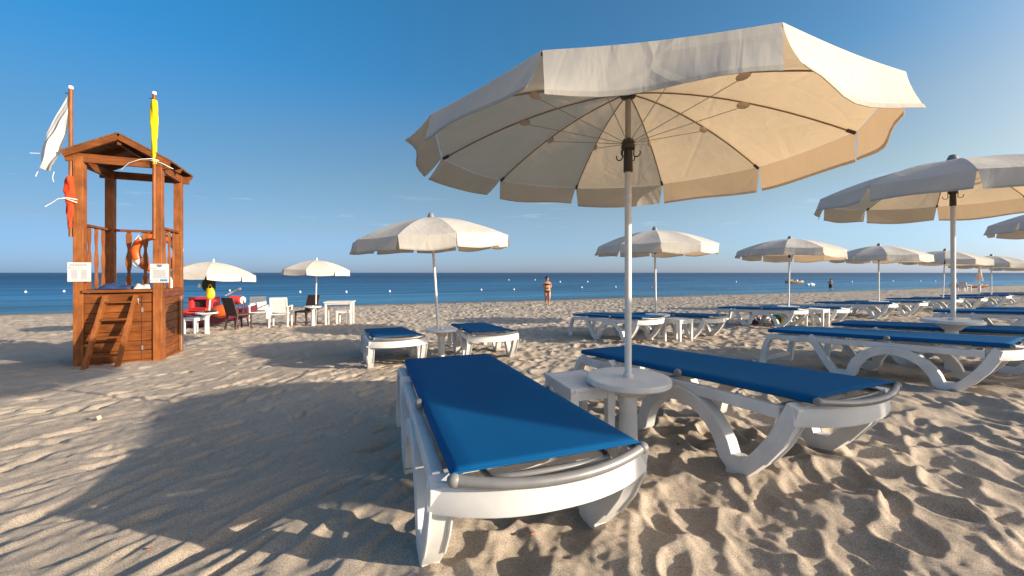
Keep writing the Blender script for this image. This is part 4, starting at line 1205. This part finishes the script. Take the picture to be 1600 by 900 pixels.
def person_pink():
    y = 37.5; x = px(1491, y)
    t = thing('person', 'person in pink top seen beside the thick right hand pole', 'person', (x, y, gz(x, y) + .02), (0, 0, R(70)))
    g = dict(pelvis=(0, 0, .78), waist=(0, 0, .93), chest=(0, 0, 1.10), neckb=(0, 0, 1.24), neck=(0, -.01, 1.28), chin=(0, -.03, 1.33), head=(0, -.01, 1.39), crown=(0, .01, 1.45),
             shL=(.15, 0, 1.20), elL=(.21, .02, .95), wrL=(.19, -.08, .76), shR=(-.15, 0, 1.20), elR=(-.21, .02, .95), wrR=(-.19, -.08, .76),
             hipL=(.08, 0, .71), knL=(.09, -.02, .40), cfL=(.09, .01, .28), anL=(.09, .03, .07), hipR=(-.08, 0, .71), knR=(-.09, -.01, .40), cfR=(-.09, .01, .28), anR=(-.09, .03, .07))
    bo = body(g, None, parent=t)
    shell(bo, 'pink_top', [((0, 0, .70), .20, .16), ((0, 0, .92), .165, .15), ((0, 0, 1.12), .185, .16), ((0, 0, 1.22), .13, .11)], M['pink'], bo)
    b = MB(); b.sphere((0, .015, 1.41), .10, 14, 10); b.build('hair', M['hair'], bo, smooth=80)
person_woman(); person_man(); person_pink()

# ------------------------------------------------------------------ far right: closed umbrella, chairs, long boat
def closed_umbrella():
    y = 37.0; x = px(1530, y)
    t = thing('closed_umbrella', 'folded cream umbrella standing closed near the water at the right', 'umbrella', (x, y, gz(x, y)), (0, R(1), 0))
    b = MB(); rows = []
    for i in range(15):
        q = i / 14; z = 2.28 - 1.25 * q; row = []
        for k in range(33):
            a = 2 * PI * k / 32; r = (.05 + .17 * q ** 1.1) * (1 + .28 * math.cos(8 * a) * q); row.append((r * math.cos(a), r * math.sin(a), z - .06 * math.cos(8 * a) * q))
        rows.append(row)
    b.grid(rows); b.build('folded_canopy', M['canvas'], t, smooth=60)
    b = MB(); b.tube([(0, 0, -.2), (0, 0, 2.4)], .025, 8); b.build('pole', M['pole'], t, smooth=50)
    b = MB(); b.lathe([(.10, -.05), (.10, .62), (.22, .68), (.22, .72), (.02, .73)], 16); b.build('base', M['plastic'], t, smooth=40)
closed_umbrella()
dup(wc, 'far white plastic chair right of the thick pole, seen side on', place(px(1509, 37.2), 37.2), (0, 0, R(100)))
dup(wc, 'far white plastic chair half hidden by the thick pole', place(px(1499, 37.8), 37.8), (0, 0, R(-80)))
def canoe(name, label, cat, x, y, z, rz, L, W, D, m, thwarts=3, mi=None):
    t = thing(name, label, cat, (x, y, z), (0, 0, rz)); b = MB(); rows = []
    for i in range(31):
        q = i / 30; xx = -L / 2 + L * q; e = abs(2 * q - 1)
        w = W / 2 * (1 - e ** 2.6) + .02; sh = D * .35 * e ** 2.5
        out = [(xx, w * math.cos(a), D + sh - D * math.sin(a) ** .65) for a in np.linspace(0, PI, 15)]
        inn = [(xx * .985, .86 * w * math.cos(a), D + sh - .82 * D * max(0, math.sin(a)) ** .65) for a in np.linspace(PI, 0, 15)]
        rows.append(out + inn + [out[0]])
    b.grid(rows); b.build('hull', m, t, smooth=45)
    for k in range(thwarts):
        q = .25 + .5 * k / max(1, thwarts - 1); b = MB(); b.box((-L / 2 + L * q, 0, D - .05), (.20, W * .86, .04)); b.build('thwart', M['band'] if mi is None else mi, t)
    return t
y_ = 58.0
canoe('rowing_boat', 'long orange brown rowing boat lying on the sand at the right', 'boat', px(1514, y_), y_, gz(px(1514, y_), y_) - .02, R(6), 6.4, 1.1, .48, M['hull_brown'], 4, M['hull_brown'])
y_ = 97.0
sb_ = canoe('small_boat', 'small ochre boat with white gear afloat off the beach', 'boat', px(1241, y_), y_, SEA_Z - .12, R(0), 4.6, 1.2, .55, M['hull_ochre'], 3)
b = MB(); b.box((-.9, 0, .75), (.9, .8, .5)); b.build('gear_box', M['hull_ochre'], sb_, bevel=.05)
b = MB(); b.sphere((.6, 0, .72), .28, 12, 8); b.box((1.7, 0, .62), (.5, .6, .2)); b.build('white_gear', M['buoy'], sb_, smooth=40)

# buoys
BG = 'white buoys floating off the beach'
def buoy0():
    t = thing('buoy', 'white buoy', 'buoy', (0, 0, 0), (0, 0, 0), BG)
    b = MB(); b.sphere((0, 0, .06), .125, 14, 10); b.build('float', M['buoy'], t, smooth=80)
    b = MB(); b.tube([(0, 0, .20), (0, 0, .27)], .03, 8); b.build('lug', M['buoy'], t, smooth=60)
    return t
BU = [(359, 455), (469, 457), (541, 457), (609, 456), (680, 454.5), (752, 453.5), (803, 453), (795, 438), (836, 438), (875, 441), (909, 450), (962, 449), (918, 441), (1331, 441), (1395, 440), (1438, 440), (1461, 440), (100, 456), (40, 457), (1150, 441)]
bt = None
for i, (u, v) in enumerate(BU):
    yd = (CAM_H - SEA_Z) * 622 / (v - 426); loc = (px(u, yd), yd, SEA_Z)
    sc = 1.0 if v > 446 else 1.6
    lb = 'small round white buoy floating on the blue sea'
    if bt is None: bt = buoy0(); bt.location = loc; bt['label'] = lb; ob = bt
    else: ob = dup(bt, lb, loc, (0, 0, i))
    ob.scale = (sc, sc, sc)
yd = 2.55 * 622 / (449.5 - 426)
ob = dup(bt, 'small red buoy afloat beside the pole right of the big umbrella pole', (px(1017.5, yd), yd, SEA_Z), (0, 0, 0)); ob.pop('group', None) if hasattr(ob, 'pop') else None
if 'group' in ob: del ob['group']
for ch in ob.children:
    ch.data = ch.data.copy(); ch.data.materials[0] = M['buoy_red']
yd = 2.55 * 622 / (446 - 426)
def floatie():
    t = thing('white_float', 'jumble of white floats on the water left of the man in shorts', 'float', (px(1267, yd), yd, SEA_Z), (0, 0, 0))
    for dx, r in ((-.6, .28), (0, .38), (.5, .22)):
        b = MB(); b.sphere((dx, 0, .15), r, 12, 8, (1.3, 1, 1)); b.build('float', M['buoy'], t, smooth=80)
floatie()

# things under a lounger and litter on the sand
def under():
    x, y = px(1213, 10.6), 10.6
    t = thing('beach_toy', 'green and yellow beach toy lying in the shade under a lounger', 'toy', (x, y, gz(x, y)), (0, 0, R(20)))
    b = MB(); b.sphere((0, 0, .12), .17, 14, 10, (1, .6, .75)); b.build('body', M['green'], t, smooth=80)
    b = MB(); b.tube([(.02, -.12, .02), (.10, -.13, .20), (.13, -.05, .28)], .022, 8); b.build('stripe', M['yellow'], t, smooth=60)
    x, y = px(1180, 10.7), 10.7
    cloth_heap('purple_towel', 'purple towel heaped under the lounger with the green toy', 'towel', (x, y, gz(x, y) + .01), R(20), .40, .30, .26, M['purple'], 7)
under()
def litter(name, label, cat, u, v, s, m, th, seed):
    for k in range(30):
        pass
    d = 2.0
    for k in range(30):
        X = px(u, d); d = (CAM_H - float(gh(X, d))) * 622 / (v - 426)
    X = px(u, d); b = MB(); rr = random.Random(seed)
    pts = [(s * (.5 + .5 * rr.random()) * math.cos(a) * .5, s * (.5 + .5 * rr.random()) * math.sin(a) * .32) for a in np.linspace(0, 2 * PI, 9)[:-1]]
    n = len(pts)
    b.add([(p[0], p[1], 0) for p in pts] + [(p[0] * .9, p[1] * .9, th) for p in pts], [tuple(range(n - 1, -1, -1)), tuple(range(n, 2 * n))] + [(i, (i + 1) % n, n + (i + 1) % n, n + i) for i in range(n)])
    o = b.build(name, m, None); o.location = (X, d, float(gh(X, d)) + .004); o.rotation_euler = (rr.uniform(-.3, .3), rr.uniform(.2, .6), rr.uniform(0, 3)); tag(o, label, cat)
litter('wood_chip', 'pale chip of wood lying on the sand front left', 'wood chip', 155, 657, .075, M['chip'], .03, 1)
litter('dry_leaf', 'orange brown dry leaf on the sand at the bottom left', 'leaf', 232, 860, .022, M['leaf'], .004, 2)
litter('dry_leaf', 'brown dry leaf on the sand under the lounger right of the big pole', 'leaf', 1059, 695, .030, M['leaf'], .006, 3)
litter('dry_leaf', 'brown dry leaf in a footprint right of the front lounger', 'leaf', 1303, 757, .026, M['leaf'], .006, 4)
litter('wood_chip', 'dark twig bit on the sand between the front lounger and the right foot', 'twig', 833, 836, .030, M['leaf'], .008, 5)
